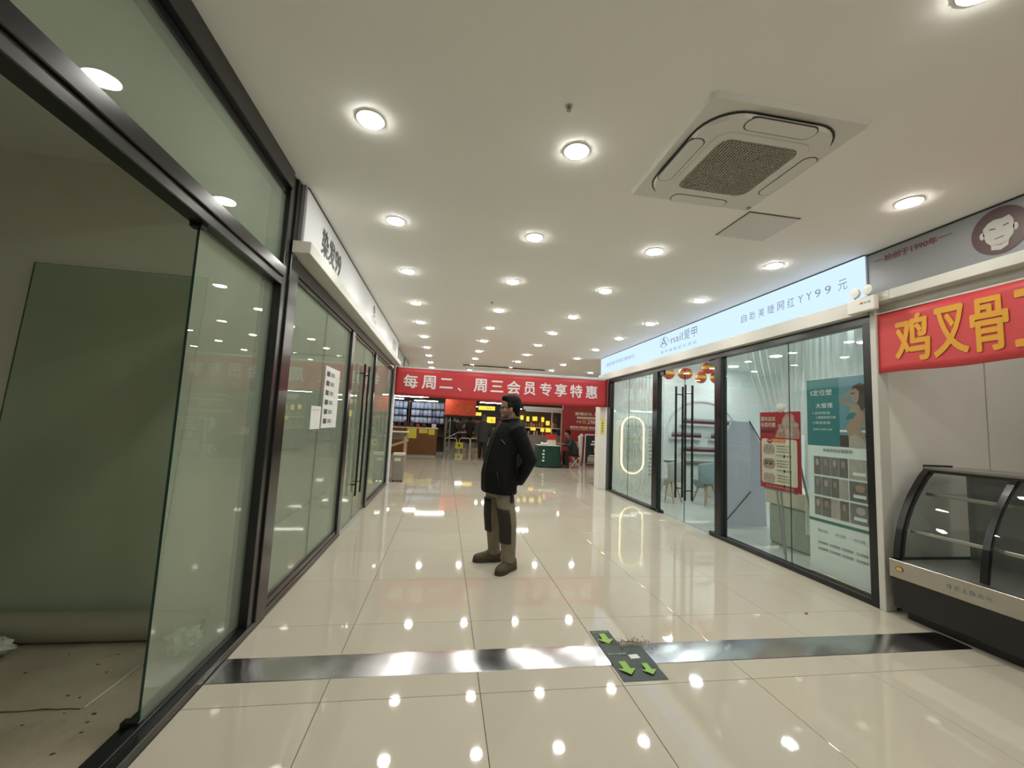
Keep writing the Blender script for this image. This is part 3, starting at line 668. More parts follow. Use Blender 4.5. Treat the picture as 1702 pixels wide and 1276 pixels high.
gs_ = thing('stall_sign', 'grey fascia sign of the food stall with maroon date and round face emblem', 'sign', (3.78, 1.5, 2.7))
m_ = MB(); m_.box(3.75, 3.86, -3, 3.137, 2.715, ZC-.003, .002); build(m_, 'panel', M['sign_grey'], gs_)
m_ = MB(); m_.box(3.745, 3.751, -3, 3.137, ZC-.014, ZC-.003); build(m_, 'edge_strip', M['dark_frame'], gs_)
GP = right_wall(3.75, 0)
text(GP, '始创于1990年', -2.985, 3.00, .40, .058, M['ink_maroon'], gs_, .02, .002)
sheet(GP, rect(-3.08, 3.028, -3.0, 3.034), M['ink_maroon'], gs_, 'dash'); sheet(GP, rect(-2.575, 3.028, -2.49, 3.034), M['ink_maroon'], gs_, 'dash')
ec, ez = -2.215, 2.925
sheet(GP, ellp(ec, ez, .158, .168, 40), M['emblem_brown'], gs_, 'emblem_disc', .003)
face = [(-.088, .045), (-.09, .0), (-.075, -.06), (-.05, -.09), (-.05, -.125), (0, -.14), (.04, -.12), (.045, -.085), (.07, -.05), (.078, 0), (.075, .05), (.055, .09), (.02, .082), (-.03, .088), (-.06, .075)]
sheet(GP, [(ec+a, ez+b) for a, b in face], M['emblem_face'], gs_, 'emblem_face', .0045)
for a in (-.096, .084): sheet(GP, ellp(ec+a, ez-.005, .014, .026, 14), M['emblem_face'], gs_, 'emblem_ear', .0045)
for pts in ([(-.055, .022), (-.02, .017), (-.022, .025), (-.05, .03)], [(.02, .022), (.05, .026), (.05, .034), (.022, .03)], [(-.03, -.055), (.025, -.05), (.02, -.045), (-.025, -.05)], [(-.045, -.092), (.0, -.1), (.04, -.09), (0, -.104)]):
    sheet(GP, [(ec+a, ez+b) for a, b in pts], M['emblem_brown'], gs_, 'emblem_feature', .006)
# stall banner
fb = thing('stall_banner', 'hanging red banner with large yellow characters over the food stall', 'banner', (3.76, 2, 2))
def sag(a, b): return .004*math.sin(a*5)+.002*math.sin(b*6+a*3)
BP = right_wall(3.757, 0); m_ = MB(); nu, nv = 40, 8
R = [[BP.at(-3.095+i*(3.095-.6)/nu, 2.008+j*.535/nv+(.006 if j < nv else 0)*math.sin(i*.5), sag(-3.095+i*(3.095-.6)/nu, 2.008+j*.535/nv)) for j in range(nv+1)] for i in range(nu+1)]
m_.rings(R, False, 0, False); o = build(m_, 'cloth', M['ban_red2'], fb, True); q = o.modifiers.new('t', 'SOLIDIFY'); q.thickness = .0015
for ch, u, wd in (('鸡', -2.925, .245), ('叉', -2.645, .215), ('骨', -2.405, .20), ('工', -2.168, .19)):
    text(BP, ch, u, 2.095, wd, .375, M['gold_text'], fb, .032, .006, warp=sag)
m_ = MB(); m_.box(3.751, 3.757, .6, 3.095, 2.538, 2.55); build(m_, 'top_batten', M['white_ledge'], fb)
# emergency light
el = thing('emergency_light', 'white twin-head emergency light box mounted on the ledge beside the blue sign', 'emergency light', (3.66, 3.1, 2.56))
m_ = MB(); m_.box(3.615, 3.665, 2.975, 3.225, 2.56, 2.69, .008); build(m_, 'box', M['white_plastic'], el)
for y in (3.045, 3.165):
    m_ = MB(); m_.cyl((3.638, y, 2.69), (3.638, y, 2.715), .008); build(m_, 'stem', M['grey_metal'], el)
    m_ = MB(); R = []
    for r_, d in ((.02, .03), (.04, .024), (.046, .0), (.044, -.012), (.0005, -.016)):
        R.append([Vector((3.638+d*.8, y+r_*math.cos(2*PI*k/18), 2.752+r_*math.sin(2*PI*k/18)+(-.2*d))) for k in range(18)])
    m_.rings(R, True); build(m_, 'lamp_head', M['white_plastic'], el, .7)
EP = right_wall(3.615, 0)
sheet(EP, rect(-3.10, 2.63, -3.075, 2.645), M['red_goods'], el, 'mark'); sheet(EP, rect(-3.065, 2.632, -3.04, 2.642), M['grey_ink'], el, 'mark'); sheet(EP, rect(-3.03, 2.63, -3.01, 2.645), M['grey_ink'], el, 'mark')
# ------------------------------------------------------------------ refrigerated display case
dc = thing('display_case', 'black refrigerated display case with curved glass front and steel band', 'display case', (4.05, 2.1, 0))
YA, YB = 2.985, .55
prof = [(3.725, .475), (3.74, .58), (3.765, .70), (3.80, .80), (3.85, .905), (3.90, .99), (3.96, 1.075), (4.02, 1.15), (4.07, 1.195)]
def pp(t):
    k = t*(len(prof)-1); i = min(int(k), len(prof)-2); f = k-i
    return prof[i][0]*(1-f)+prof[i+1][0]*f, prof[i][1]*(1-f)+prof[i+1][1]*f
m_ = MB(); m_.box(3.70, 4.56, YB, YA, .09, .445, .006); build(m_, 'base_cabinet', M['black_case'], dc)
m_ = MB(); m_.box(3.80, 4.5, YB+.03, YA-.03, 0, .09); build(m_, 'plinth', M['black_case'], dc)
m_ = MB(); m_.box(3.685, 3.72, YB, YA+.01, .325, .465, .004); band = build(m_, 'steel_band', M['brushed'], dc)
m_ = MB(); m_.box(3.70, 4.56, YA-.0, YA+.016, .3, .47, .003); build(m_, 'end_cap', M['black_case'], dc)
m_ = MB(); m_.box(3.73, 4.5, YB+.03, YA-.03, .445, .46); build(m_, 'deck', M['case_inner'], dc)
m_ = MB(); m_.box(4.5, 4.53, YB, YA, .445, 1.18); build(m_, 'back_panel', M['case_inner'], dc)
DP = right_wall(3.685, 0)
sheet(DP, ellp(-2.915, .40, .03, .02, 20), M['ink_dark'], band, 'badge', .003); sheet(DP, ellp(-2.915, .40, .024, .015, 20), M['gold'], band, 'badge_centre', .0045)
text(DP, '食 在 上 扬 真 吃', -2.60, .378, .26, .035, M['grey_ink'], band, .01, .003)
def rib(y0, y1, nm, mt, off=0, wd=.03):
    m_ = MB(); R = []
    for i in range(17):
        x, z = pp(i/16); x2, z2 = pp(min(1, i/16+.02)); x1, z1 = pp(max(0, i/16-.02)); d = Vector((x2-x1, 0, z2-z1)).normalized(); n_ = Vector((-d.z, 0, d.x))
        c = Vector((x, 0, z))
        R.append([c+n_*off+Vector((0, y0, 0)), c+n_*off+Vector((0, y1, 0)), c+n_*(off-wd)+Vector((0, y1, 0)), c+n_*(off-wd)+Vector((0, y0, 0))])
    m_.rings(R, True); return build(m_, nm, mt, dc)
rib(YA-.05, YA, 'end_frame', M['black_case'], .012, .05); rib(2.385, 2.425, 'glass_mullion', M['dark_frame'], .006); rib(1.77, 1.81, 'glass_mullion', M['dark_frame'], .006); rib(1.17, 1.21, 'glass_mullion', M['dark_frame'], .006); rib(YB, YB+.05, 'end_frame', M['black_case'], .012, .05)
for a, b in ((2.425, YA-.05), (1.81, 2.385), (1.21, 1.77), (YB+.05, 1.17)):
    m_ = MB(); m_.rings([[Vector((pp(i/24)[0], y, pp(i/24)[1])) for y in (a, b)] for i in range(25)], False, 0, False)
    build(m_, 'curved_glass', M['pane_case'], dc, True)
m_ = MB(); m_.box(4.06, 4.53, YB, YA, 1.195, 1.222, .004); build(m_, 'top', M['brushed'], dc)
m_ = MB(); m_.box(4.05, 4.08, YB, YA, 1.175, 1.197, .003); build(m_, 'top_rail', M['black_case'], dc)
m_ = MB(); m_.box(4.07, 4.36, YA-.006, YA+.014, 1.19, 1.236, .003); build(m_, 'top_end_cap', M['black_case'], dc)
m_ = MB(); P = [(3.74, .46)]+[(x+.01, z) for x, z in prof[1:]]+[(4.5, 1.19), (4.5, .46)]
m_.prism(P, lambda p: (p[0], YA-.055, p[1]), lambda p: (p[0], YA-.045, p[1])); build(m_, 'end_glass', M['pane_case'], dc)
for z, x in ((1.0, 4.0), (.70, 3.83)):
    sh = MB(); sh.box(x, 4.5, YB+.05, YA-.06, z, z+.008); s_ = build(sh, 'glass_shelf', M['pane_case'], dc)
    sh = MB(); sh.box(x-.012, x+.004, YB+.05, YA-.06, z-.012, z+.014, .002); build(sh, 'shelf_rail', M['brushed'], s_)
# ------------------------------------------------------------------ red banner across the corridor
cb = thing('entrance_banner', 'wide red banner with white characters hung across the corridor', 'banner', (1.3, 9.25, 1.9))
def wav(a, b): return .006*math.sin(a*3.1)+.002*math.sin(a*7+b*4)
KB = 9.25/9.72
CP = Plane((0, 9.25, H_CAM*(1-KB)), (KB, 0, 0), (0, -1, 0), (0, 0, KB))    # banner coordinates are scaled to its plane
def ctop(x): return 2.582-.010*math.sin((x+1.15)/4.9*PI)
def cbot(x): return 1.955-.05*math.sin((x+1.15)/4.9*PI*.8)
m_ = MB(); nu, nv = 70, 8; R = []
for i in range(nu+1):
    x = -1.175+5.095*i/nu; R.append([CP.at(x, cbot(x)+(ctop(x)-cbot(x))*j/nv, wav(x, j/nv)) for j in range(nv+1)])
m_.rings(R, False, 0, False); o = build(m_, 'cloth', M['ban_red'], cb, True); q = o.modifiers.new('t', 'SOLIDIFY'); q.thickness = .002
R = []; m_ = MB()
for i in range(nu+1):
    x = -1.175+5.095*i/nu; hh = .025+.045*min(1, max(0, (x+.8)/2.2)); R.append([CP.at(x, ctop(x)+hh*j, wav(x, 1)-.004) for j in (0, 1)])
m_.rings(R, False, 0, False); o = build(m_, 'top_hem', M['hem'], cb, True); q = o.modifiers.new('t', 'SOLIDIFY'); q.thickness = .004
for ch, x, wd in zip('每周二、周三会员专享特惠', [-.83, -.42, -.02, .29, .77, 1.17, 1.57, 1.96, 2.35, 2.73, 3.12, 3.51], [.31, .30, .29, .08, .29, .29, .31, .27, .28, .29, .30, .29]):
    hh, zz = .30, 2.13
    if ch == '二': hh, zz = .22, 2.17
    if ch == '三': hh, zz = .26, 2.15
    if ch == '、': hh, zz = .07, 2.12
    text(CP, ch, x-wd/2, zz, wd, hh, M['ban_text'], cb, .02, .007, warp=lambda a, b: wav(a, (b-1.93)/.65))
# yellow sticker on the pillar
r = thing('pillar_notice', 'small yellow notice stuck on the cream pillar right of the banner', 'notice', (3.68, 9.41, 1.3))
m_ = MB(); m_.box(3.655, 3.735, 9.414, 9.418, 1.27, 1.62); build(m_, 'sheet', M['yellow_paper'], r)
KP = front_wall(3.655, 9.414)
for k in range(4): sheet(KP, rect(.02, 1.34+k*.06, .06, 1.36+k*.06), M['ink_dark'], r, 'line', .001, .0005)
# ------------------------------------------------------------------ nail salon: lamps, curtains, posters
for k, (x, y) in enumerate([(4.7, 4.0), (6.4, 4.0), (5.2, 5.7), (6.6, 5.6), (4.7, 7.2), (6.4, 7.2), (5.0, 8.7), (6.6, 8.7)]):
    r = thing('panel_lamp', 'bright cool white salon ceiling lamp, %s one of the %s pair from the window' % (('left', 'right')[k % 2], ORD[k//2]), 'lamp', (x, y, 3.0), 'nail salon ceiling lamps')
    m_ = MB(); m_.lathe([(.1, 0), (.125, 0), (.125, -.006), (.1, -.007), (.1, 0)], (x, y, 3.0), 24, cap=False); build(m_, 'trim_ring', M['white_plastic'], r)
    m_ = MB(); m_.lathe([(0, -.004), (.099, -.004), (.099, -.012), (0, -.016)], (x, y, 3.0), 24); build(m_, 'lens', M['lamp_nail'], r)
def curtain(label, x, y0, y1, ztop, zbot, pinch, m='curtain'):
    m_ = MB(); nu, nv = 90, 14; R = []
    for i in range(nu+1):
        t = i/nu; R.append([])
        for j in range(nv+1):
            s = j/nv; w_ = 1-(1-pinch)*math.sin(s*PI/2)**2 if pinch < 1 else 1
            y = (y0+y1)/2+((y0-y1)/2+(y1-y0)*t)*w_
            R[-1].append((x+.035*math.sin(t*PI*26)+.02*math.sin(t*9+s), y, ztop+(zbot-ztop)*s))
    m_.rings(R, False, 0, False); r = thing('sheer_curtain', label, 'curtain', (x, (y0+y1)/2, ztop)); build(m_, 'fabric', M[m], r, True)
    m_ = MB(); m_.cyl((x, y0-.02, ztop+.01), (x, y1+.02, ztop+.01), .012); build(m_, 'rail', M['white_metal'], r)
curtain('gathered white sheer curtain behind the display window, drawn in at the bottom', 4.75, 4.1, 6.0, 2.98, 1.45, .55)
curtain('straight white sheer curtain behind the blue roll-up poster', 4.25, 3.3, 4.35, 2.98, .3, 1)
curtain('white sheer curtain behind the salon glass panel nearest the banner', 4.0, 7.2, 8.95, 2.98, .12, 1, 'curtain_thin')
# blue roll-up poster
rp = thing('rollup_poster', 'tall teal and white beauty treatment poster standing inside the salon window', 'poster', (3.86, 3.5, 0))
m_ = MB(); m_.box(3.835, 3.845, 3.215, 3.90, .08, 2.035, .002); build(m_, 'board', M['poster_white'], rp)
m_ = MB(); m_.box(3.82, 3.90, 3.215, 3.91, .002, .08, .01); build(m_, 'base', M['brushed'], rp)
TP = right_wall(3.835, 3.90)
sheet(TP, rect(0, 1.345, .37, 2.03), M['teal'], rp, 'teal_panel'); sheet(TP, rect(.37, 1.345, .685, 2.03), M['teal_sky'], rp, 'photo_background')
sheet(TP, rect(.37, 1.345, .685, 1.46), M['photo_hair'], rp, 'photo_sofa', .0026); sheet(TP, rect(.37, 1.49, .685, 1.51), M['poster_white'], rp, 'photo_rail', .0026)
sk = lambda pts, m, nm, l: sheet(TP, [(a*.1, 1.345+b*.1) for a, b in pts], M[m], rp, nm, l)
sk([(4.6, 0), (6.35, 0), (6.3, .8), (6.0, 1.4), (5.75, 1.75), (5.9, 2.4), (6.0, 3.0), (6.1, 3.5), (5.8, 4.0), (5.3, 4.05), (4.85, 3.7), (4.7, 3.0), (4.75, 2.5), (4.4, 2.1), (4.45, 1.5), (4.6, .9)], 'photo_skin', 'photo_figure', .0032)
sk([(4.4, 2.6), (5.1, 2.75), (5.45, 3.3), (4.9, 3.35), (4.45, 3.0)], 'teal', 'photo_top', .0038); sk([(4.6, 0), (4.7, 1.0), (5.2, 1.25), (5.8, 1.0), (6.2, .5), (6.3, .0)], 'photo_pale', 'photo_skirt', .0038)
sk([(3.75, 4.8), (4.7, 4.35), (5.2, 4.1), (5.2, 3.75), (4.6, 3.95), (3.75, 4.45)], 'photo_skin', 'photo_arm', .0036); sk([(3.75, 4.55), (4.6, 5.35), (5.4, 5.75), (5.3, 5.35), (4.7, 5.0), (4.0, 4.65)], 'photo_skin', 'photo_arm', .0036)
sk([(5.9, 3.6), (6.35, 2.9), (6.65, 2.1), (5.6, 1.75), (4.9, 1.7), (5.0, 2.0), (5.9, 2.2), (6.1, 2.4), (5.9, 3.0)], 'photo_skin', 'photo_arm', .0044)
sk([(5.0, 4.9), (4.95, 5.4), (5.2, 5.9), (5.8, 6.1), (6.4, 5.9), (6.65, 5.2), (6.5, 4.4), (6.2, 3.7), (5.95, 3.3), (5.7, 4.0), (5.4, 4.3)], 'photo_hair', 'photo_hair', .0040)
sk([(4.95, 4.7), (4.9, 5.1), (5.0, 5.5), (5.4, 5.65), (5.75, 5.3), (5.7, 4.6), (5.5, 4.2), (5.1, 4.35)], 'photo_skin', 'photo_face', .0046)
sk([(4.95, 5.08), (5.35, 5.12), (5.33, 5.22), (4.95, 5.2)], 'photo_hair', 'photo_brow', .0052)
for body, u, v, wd, ht, bo in (('S定位塑', .045, 1.86, .25, .06, .01), ('大管理', .11, 1.73, .19, .05, .01), ('1.肩颈管理', .07, 1.665, .2, .028, 0), ('2.腰腹管理方案', .11, 1.62, .22, .028, 0), ('3.臀腿管理', .07, 1.565, .2, .028, 0), ('定制专属方案', .07, 1.50, .22, .022, 0)):
    text(TP, body, u, v, wd, ht, M['poster_white'], rp, bo, .004)
text(TP, '神奇的定位塑案例', .18, 1.285, .31, .035, M['grey_ink'], rp, .005)
for row in range(3):
    z1_ = 1.235-row*.205
    for c_, (a, b) in enumerate(((.07, .15), (.155, .255), (.26, .345), (.35, .44), (.45, .66))):
        sheet(TP, rect(a, z1_-.185, b, z1_), M[('photo_dark', 'photo_mix', 'photo_mix', 'photo_dark', 'photo_pale')[(c_+row) % 5]], rp, 'photo')
        sheet(TP, ellp((a+b)/2, z1_-.06, (b-a)*.22, .035, 12), M['photo_skin' if (c_+row) % 2 else 'photo_pale'], rp, 'photo_subject', .003)
        if c_ == 4: sheet(TP, rect(a+.04, z1_-.15, b-.05, z1_-.12), M['poster_white'], rp, 'photo_caption', .0036)
sheet(TP, rect(0, .575, .685, .605), M['poster_green'], rp, 'green_rule')
for u in (.10, .29, .48): text(TP, '预约流程', u, .475, .11, .03, M['grey_ink'], rp)
for k in range(2):
    for u in (.10, .23, .36, .50): text(TP, '定位塑管理', u, .36-.06*k, .11, .025, M['grey_ink'], rp, .005)
sheet(TP, rect(.06, .415, .66, .418), M['sign_silver'], rp, 'rule'); sheet(TP, rect(.1, .255, .62, .258), M['sign_silver'], rp, 'rule')
# red poster on an easel
es = thing('easel_poster', 'red anniversary offer poster on a black easel in the salon window', 'poster', (3.95, 4.3, 0))
m_ = MB(); m_.box(3.875, 3.885, 4.035, 4.63, .80, 1.705, .002); build(m_, 'board', M['poster_red'], es)
for a, b in (((3.89, 4.36, 1.2), (3.97, 4.36, .0)), ((3.89, 4.5, 1.5), (4.15, 4.58, 0.0)), ((3.89, 4.16, 1.5), (4.15, 4.05, 0.0))):
    m_ = MB(); m_.cyl(a, b, .011, n=8); build(m_, 'leg', M['grey_metal'], es)
m_ = MB(); m_.box(3.86, 3.90, 4.10, 4.56, .785, .80, .002); build(m_, 'ledge', M['grey_metal'], es)
m_ = MB(); m_.ell((3.875, 4.30, 1.75), (.02, .075, .055), 14, 8); m_.ell((3.87, 4.22, 1.71), (.016, .03, .022), 10, 6); build(m_, 'bow', M['white_plastic'], es, True)
QP = right_wall(3.875, 4.63)
sheet(QP, [(.24, 1.405), (.27, 1.47), (.30, 1.52), (.34, 1.56), (.35, 1.62), (.40, 1.68), (.46, 1.69), (.51, 1.66), (.53, 1.57), (.57, 1.53), (.59, 1.47), (.58, 1.40)], M['rose'], es, 'rose_photo')
rrn = random.Random(5)
for k in range(16):
    a = rrn.uniform(.32, .55); b = 1.42+rrn.uniform(0, .20)*(1-abs(a-.45)*2.5); sheet(QP, ellp(a, b, .035, .028, 12), M['photo_skin' if k % 3 else 'photo_pale'], es, 'petal', .003+.0002*k)
text(QP, '周年店庆', .02, 1.595, .23, .055, M['poster_cream'], es, .02); text(QP, '与您约惠', .02, 1.525, .23, .055, M['poster_cream'], es, .02)
sheet(QP, rect(.01, 1.455, .24, 1.485), M['photo_hair'], es, 'ribbon'); 
sheet(QP, rrect(.03, .86, .555, 1.385, .03), M['poster_cream'], es, 'card', .0052)
sheet(QP, rrect(.2, 1.345, .40, 1.39, .015), M['orange'], es, 'tag', .006); sheet(QP, ellp(.16, 1.36, .042, .03), M['poster_red'], es, 'seal', .006); text(QP, '特惠', .13, 1.35, .06, .025, M['poster_cream'], es, .01, .0066); text(QP, '周年大促', .22, 1.355, .16, .028, M['poster_cream'], es, .01, .0066)
for k, (m1, nm, price) in enumerate((('photo_pale', '美甲', '198'), ('photo_skin', '美睫', '298'), ('photo_pale', '护理', '398'))):
    z = 1.26-k*.17
    sheet(QP, rrect(.055, z-.06, .235, z+.06, .045, 5), M[m1], es, 'picture', .006)
    if k == 1:
        for a in (.09, .16): sheet(QP, ellp(a+.015, z, .028, .011, 12), M['photo_hair'], es, 'eye', .0068); sheet(QP, rect(a-.012, z+.02, a+.045, z+.03), M['photo_hair'], es, 'brow', .0068)
    else:
        for q in range(5): sheet(QP, ellp(.09+.03*q, z+(.02 if q % 2 else -.01), .011, .035, 10), M['rose' if k == 2 else 'photo_skin'], es, 'finger', .0066)
    for q in range(3): text(QP, nm+'精选套餐限时优惠', .265, z+.035-.032*q, .20, .018, M['ink_dark'], es, 0, .006)
    sheet(QP, ellp(.375, z-.068, .017, .017, 14), M['ink_dark'], es, 'price_dot', .006); text(QP, '¥'+price, .405, z-.08, .07, .026, M['ink_dark'], es, .01, .006); text(QP, '特价仅需', .265, z-.075, .075, .017, M['ink_dark'], es, 0, .006)
text(QP, '活动时间有限 最终解释权归本店所有', .10, .825, .40, .014, M['poster_cream'], es, 0, .004)
# salon furniture
aw = thing('wall_arch', 'pale grey arch relief on the end wall of the nail salon', 'arch', (6.25, 9.38, 0))
m_ = MB(); n = 30; R = []
for i in range(n+1):
    t = PI*i/n; R.append([(6.25+r_*1.02*math.cos(t), y, 1.38+r_*.86*math.sin(t)) for r_ in (1.0, .93) for y in (9.36, 9.40)])
R = [[q[0], q[1], q[3], q[2]] for q in R]; m_.rings(R, True)
for s in (-1, 1): m_.box(6.25+s*.9486, 6.25+s*1.02, 9.36, 9.40, 0, 1.38)
build(m_, 'moulding', M['sign_silver'], aw)
for x0, x1, z, lb in ((5.66, 7.1, 1.575, 'top white wall shelf of nail polish under the salon arch'), (5.38, 6.2, 1.235, 'short left white wall shelf of nail polish in the middle row'), (6.42, 7.1, 1.235, 'short right white wall shelf of nail polish in the middle row'), (5.66, 7.1, .90, 'lowest white wall shelf of nail polish above the salon desk')):
    r = thing('polish_shelf', lb, 'shelf', ((x0+x1)/2, 9.38, z), 'nail polish shelves')
    m_ = MB(); m_.box(x0, x1, 9.26, 9.40, z, z+.04, .004); build(m_, 'board', M['white_plastic'], r)
    m_ = MB(); m_.box(x0, x1, 9.255, 9.262, z+.03, z+.05); build(m_, 'lip', M['white_plastic'], r)
    m_ = MB(); k = 0
    while x0+.03+k*.034 < x1-.02:
        x = x0+.03+k*.034; m_.lathe([(.014, 0), (.016, .005), (.016, .075), (.008, .08), (.009, .125), (.007, .127)], (x, 9.29, z+.041), 6); k += 1
    o = build(m_, 'polish_bottles', M['polish']); tag(o, 'row of dark red polish bottles on the '+lb.split(' of ')[0], 'bottles', 'rows of polish bottles', 'stuff')
ov = thing('lit_niche', 'pill shaped wall niche with a glowing warm edge and small shelves', 'niche', (4.4, 9.3, .4))
def pill(cx, z0, z1, r_, n=14): return [(cx+r_*math.cos(PI*i/n), z1-r_+r_*math.sin(PI*i/n)) for i in range(n+1)]+[(cx-r_*math.cos(PI*i/n), z0+r_-r_*math.sin(PI*i/n)) for i in range(n+1)]
NP = front_wall(0, 9.32)
m_ = MB(); m_.prism(pill(4.42, .38, 1.72, .28), lambda p: NP.at(*p, 0), lambda p: NP.at(*p, -.08)); build(m_, 'panel', M['white_plastic'], ov)
A = pill(4.42, .37, 1.73, .29); B = pill(4.42, .40, 1.70, .26); n = len(A)
m_ = MB(); m_.add([NP.at(*p, .012) for p in A]+[NP.at(*p, .012) for p in B]+[NP.at(*p, -.02) for p in A], [(i, (i+1) % n, n+(i+1) % n, n+i) for i in range(n)]+[(i, 2*n+i, 2*n+(i+1) % n, (i+1) % n) for i in range(n)]); build(m_, 'light_edge', M['warm_strip'], ov)
for z in (.86, 1.14, 1.42): m_ = MB(); m_.box(4.20, 4.62, 9.20, 9.32, z, z+.02); build(m_, 'shelf', M['white_plastic'], ov)
for k, z in enumerate((.88, 1.16, 1.44)):
    for q in range(4):
        x = 4.28+q*.09; m_ = MB(); m_.lathe([(.03, 0), (.033, .01), (.03, .07), (.016, .08), (.016, .1), (.012, .105)], (x, 9.25, z), 10)
        tag(build(m_, 'cosmetic_jar', M['green_items'], None, True), 'small green jar, %s from the left on the %s shelf of the lit niche' % (('first', 'second', 'third', 'fourth')[q], ('lowest', 'middle', 'top')[k]), 'jar', 'green jars in the lit niche')
rk = thing('sample_rack', 'tall white rack of nail colour samples inside the salon', 'rack', (4.6, 8.62, 0))
m_ = MB(); P = rrect(4.40, .03, 4.80, 1.56, .05); KP2 = front_wall(0, 8.62); m_.prism(P, lambda p: KP2.at(*p, 0), lambda p: KP2.at(*p, -.03)); build(m_, 'board', M['white_plastic'], rk)
for k in range(13):
    z = 1.48-k*.085; m_ = MB(); m_.box(4.45+.012*(k % 3), 4.75, 8.60, 8.62, z-.02, z+.012, .003); build(m_, 'sample_strip', M['grey_ink' if k % 2 else 'photo_mix'], rk)
m_ = MB(); m_.box(4.38, 4.82, 8.5, 8.75, 0, .03); build(m_, 'base', M['white_plastic'], rk)
dk = thing('manicure_desk', 'long dark topped manicure desk behind the salon chairs', 'desk', (5.8, 8.6, 0))
m_ = MB(); m_.box(4.95, 7.3, 8.35, 8.85, .72, .76, .006); build(m_, 'top', M['desk_brown'], dk)
m_ = MB(); m_.box(5.0, 7.25, 8.4, 8.8, .60, .72); build(m_, 'apron', M['white_plastic'], dk)
for x in (5.05, 6.0, 7.2):
    m_ = MB(); m_.box(x-.03, x+.03, 8.42, 8.78, 0, .60); build(m_, 'leg', M['white_plastic'], dk)
def salon_chair(x, y, rz, m, label):
    r = thing('salon_chair', label, 'chair', (x, y, 0), 'salon chairs'); r.rotation_euler.z = rz
    m_ = MB(); m_.tube([(0, -.02, .40), (0, .0, .43), (0, 0, .47), (0, 0, .49)], [(.20, .20), (.24, .24), (.25, .25), (.22, .22)], 18); build(m_, 'seat', M[m], r, True, True)
    m_ = MB(); R = []
    for i in range(13):
        t = -1.25+2.5*i/12; cx, cy = .27*math.sin(t), -.27*math.cos(t); e = .02*abs(t)
        R.append([(cx*(s), cy*(s), z) for s, z in ((.92, .42), (1.0, .44), (1.04, .62), (1.06, .84-e*3), (1.03, .87-e*3), (.98, .84-e*3), (.95, .62), (.88, .45))])
    m_.rings(R, True); build(m_, 'backrest', M[m], r, True, True)
    for a in range(4):
        t = PI/4+a*PI/2; m_ = MB(); m_.cyl((.1*math.cos(t), .1*math.sin(t), .42), (.25*math.cos(t), .25*math.sin(t), 0), .022, .013, 8); build(m_, 'leg', M['pale_wood'], r, True, True)
salon_chair(5.25, 7.75, .15, 'chair_blue', 'blue grey rounded salon chair seen behind the door handles')
salon_chair(4.58, 7.95, .6, 'chair_cream', 'cream rounded salon chair left of the blue grey one')
salon_chair(6.05, 8.0, -.3, 'chair_cream', 'cream rounded salon chair right of the blue grey one')
for k, (x, z, s, lb) in enumerate([(4.73, 2.54, 1.0, 'red paper lantern hanging leftmost inside the salon door'), (5.13, 2.56, 1.1, 'second red paper lantern from the left inside the salon door'), (5.50, 2.50, .9, 'low red paper lantern third from the left inside the salon door'), (5.68, 2.72, 1.0, 'highest red paper lantern at the right inside the salon door'), (5.86, 2.52, .85, 'rightmost low red paper lantern inside the salon door')]):
    r = thing('paper_lantern', lb, 'lantern', (x, 8.3, z), 'red lanterns in the salon')
    m_ = MB(); m_.lathe([(.04, 0), (.10*s, .03), (.135*s, .09), (.135*s, .15), (.10*s, .22), (.04, .25)], (x, 8.3, z), 16); build(m_, 'body', M['lantern_red'], r, True)
    m_ = MB(); m_.lathe([(.133*s, .09), (.139*s, .10), (.139*s, .145), (.133*s, .155)], (x, 8.3, z), 16); build(m_, 'band', M['lantern_yellow'], r)
    m_ = MB(); m_.cyl((x, 8.3, z+.25), (x, 8.3, 3.0), .003, n=5); build(m_, 'string', M['lantern_red'], r)
sc = thing('folding_screen', 'lilac grey tall display board leaning in the salon window', 'board', (4.6, 5.6, 0))
m_ = MB(); m_.prism([(4.25, .02), (5.0, .02), (4.95, 1.2), (4.72, 1.62), (4.42, 1.62), (4.25, 1.3)], lambda p: (p[0], 5.85, p[1]), lambda p: (p[0], 5.90, p[1])); build(m_, 'panel', M['screen_lilac'], sc)
for a, b in (((4.70, 5.84, 1.64), (5.02, 5.84, 1.15)), ((4.25, 5.84, .06), (4.72, 5.84, .55))):
    m_ = MB(); m_.cyl(a, b, .008, n=6); build(m_, 'strut', M['black_frame'], sc)
tb = thing('covered_stand', 'low stand draped in mottled green grey cloth behind the salon posters', 'stand', (4.5, 4.6, 0))
m_ = MB(); m_.box(4.42, 4.95, 4.5, 5.15, .0, .52, .03); build(m_, 'cloth', M['green_cloth'], tb); m_ = MB(); m_.box(4.40, 4.97, 4.48, 5.17, .52, .72, .01); build(m_, 'box_top', M['cream_box'], tb)
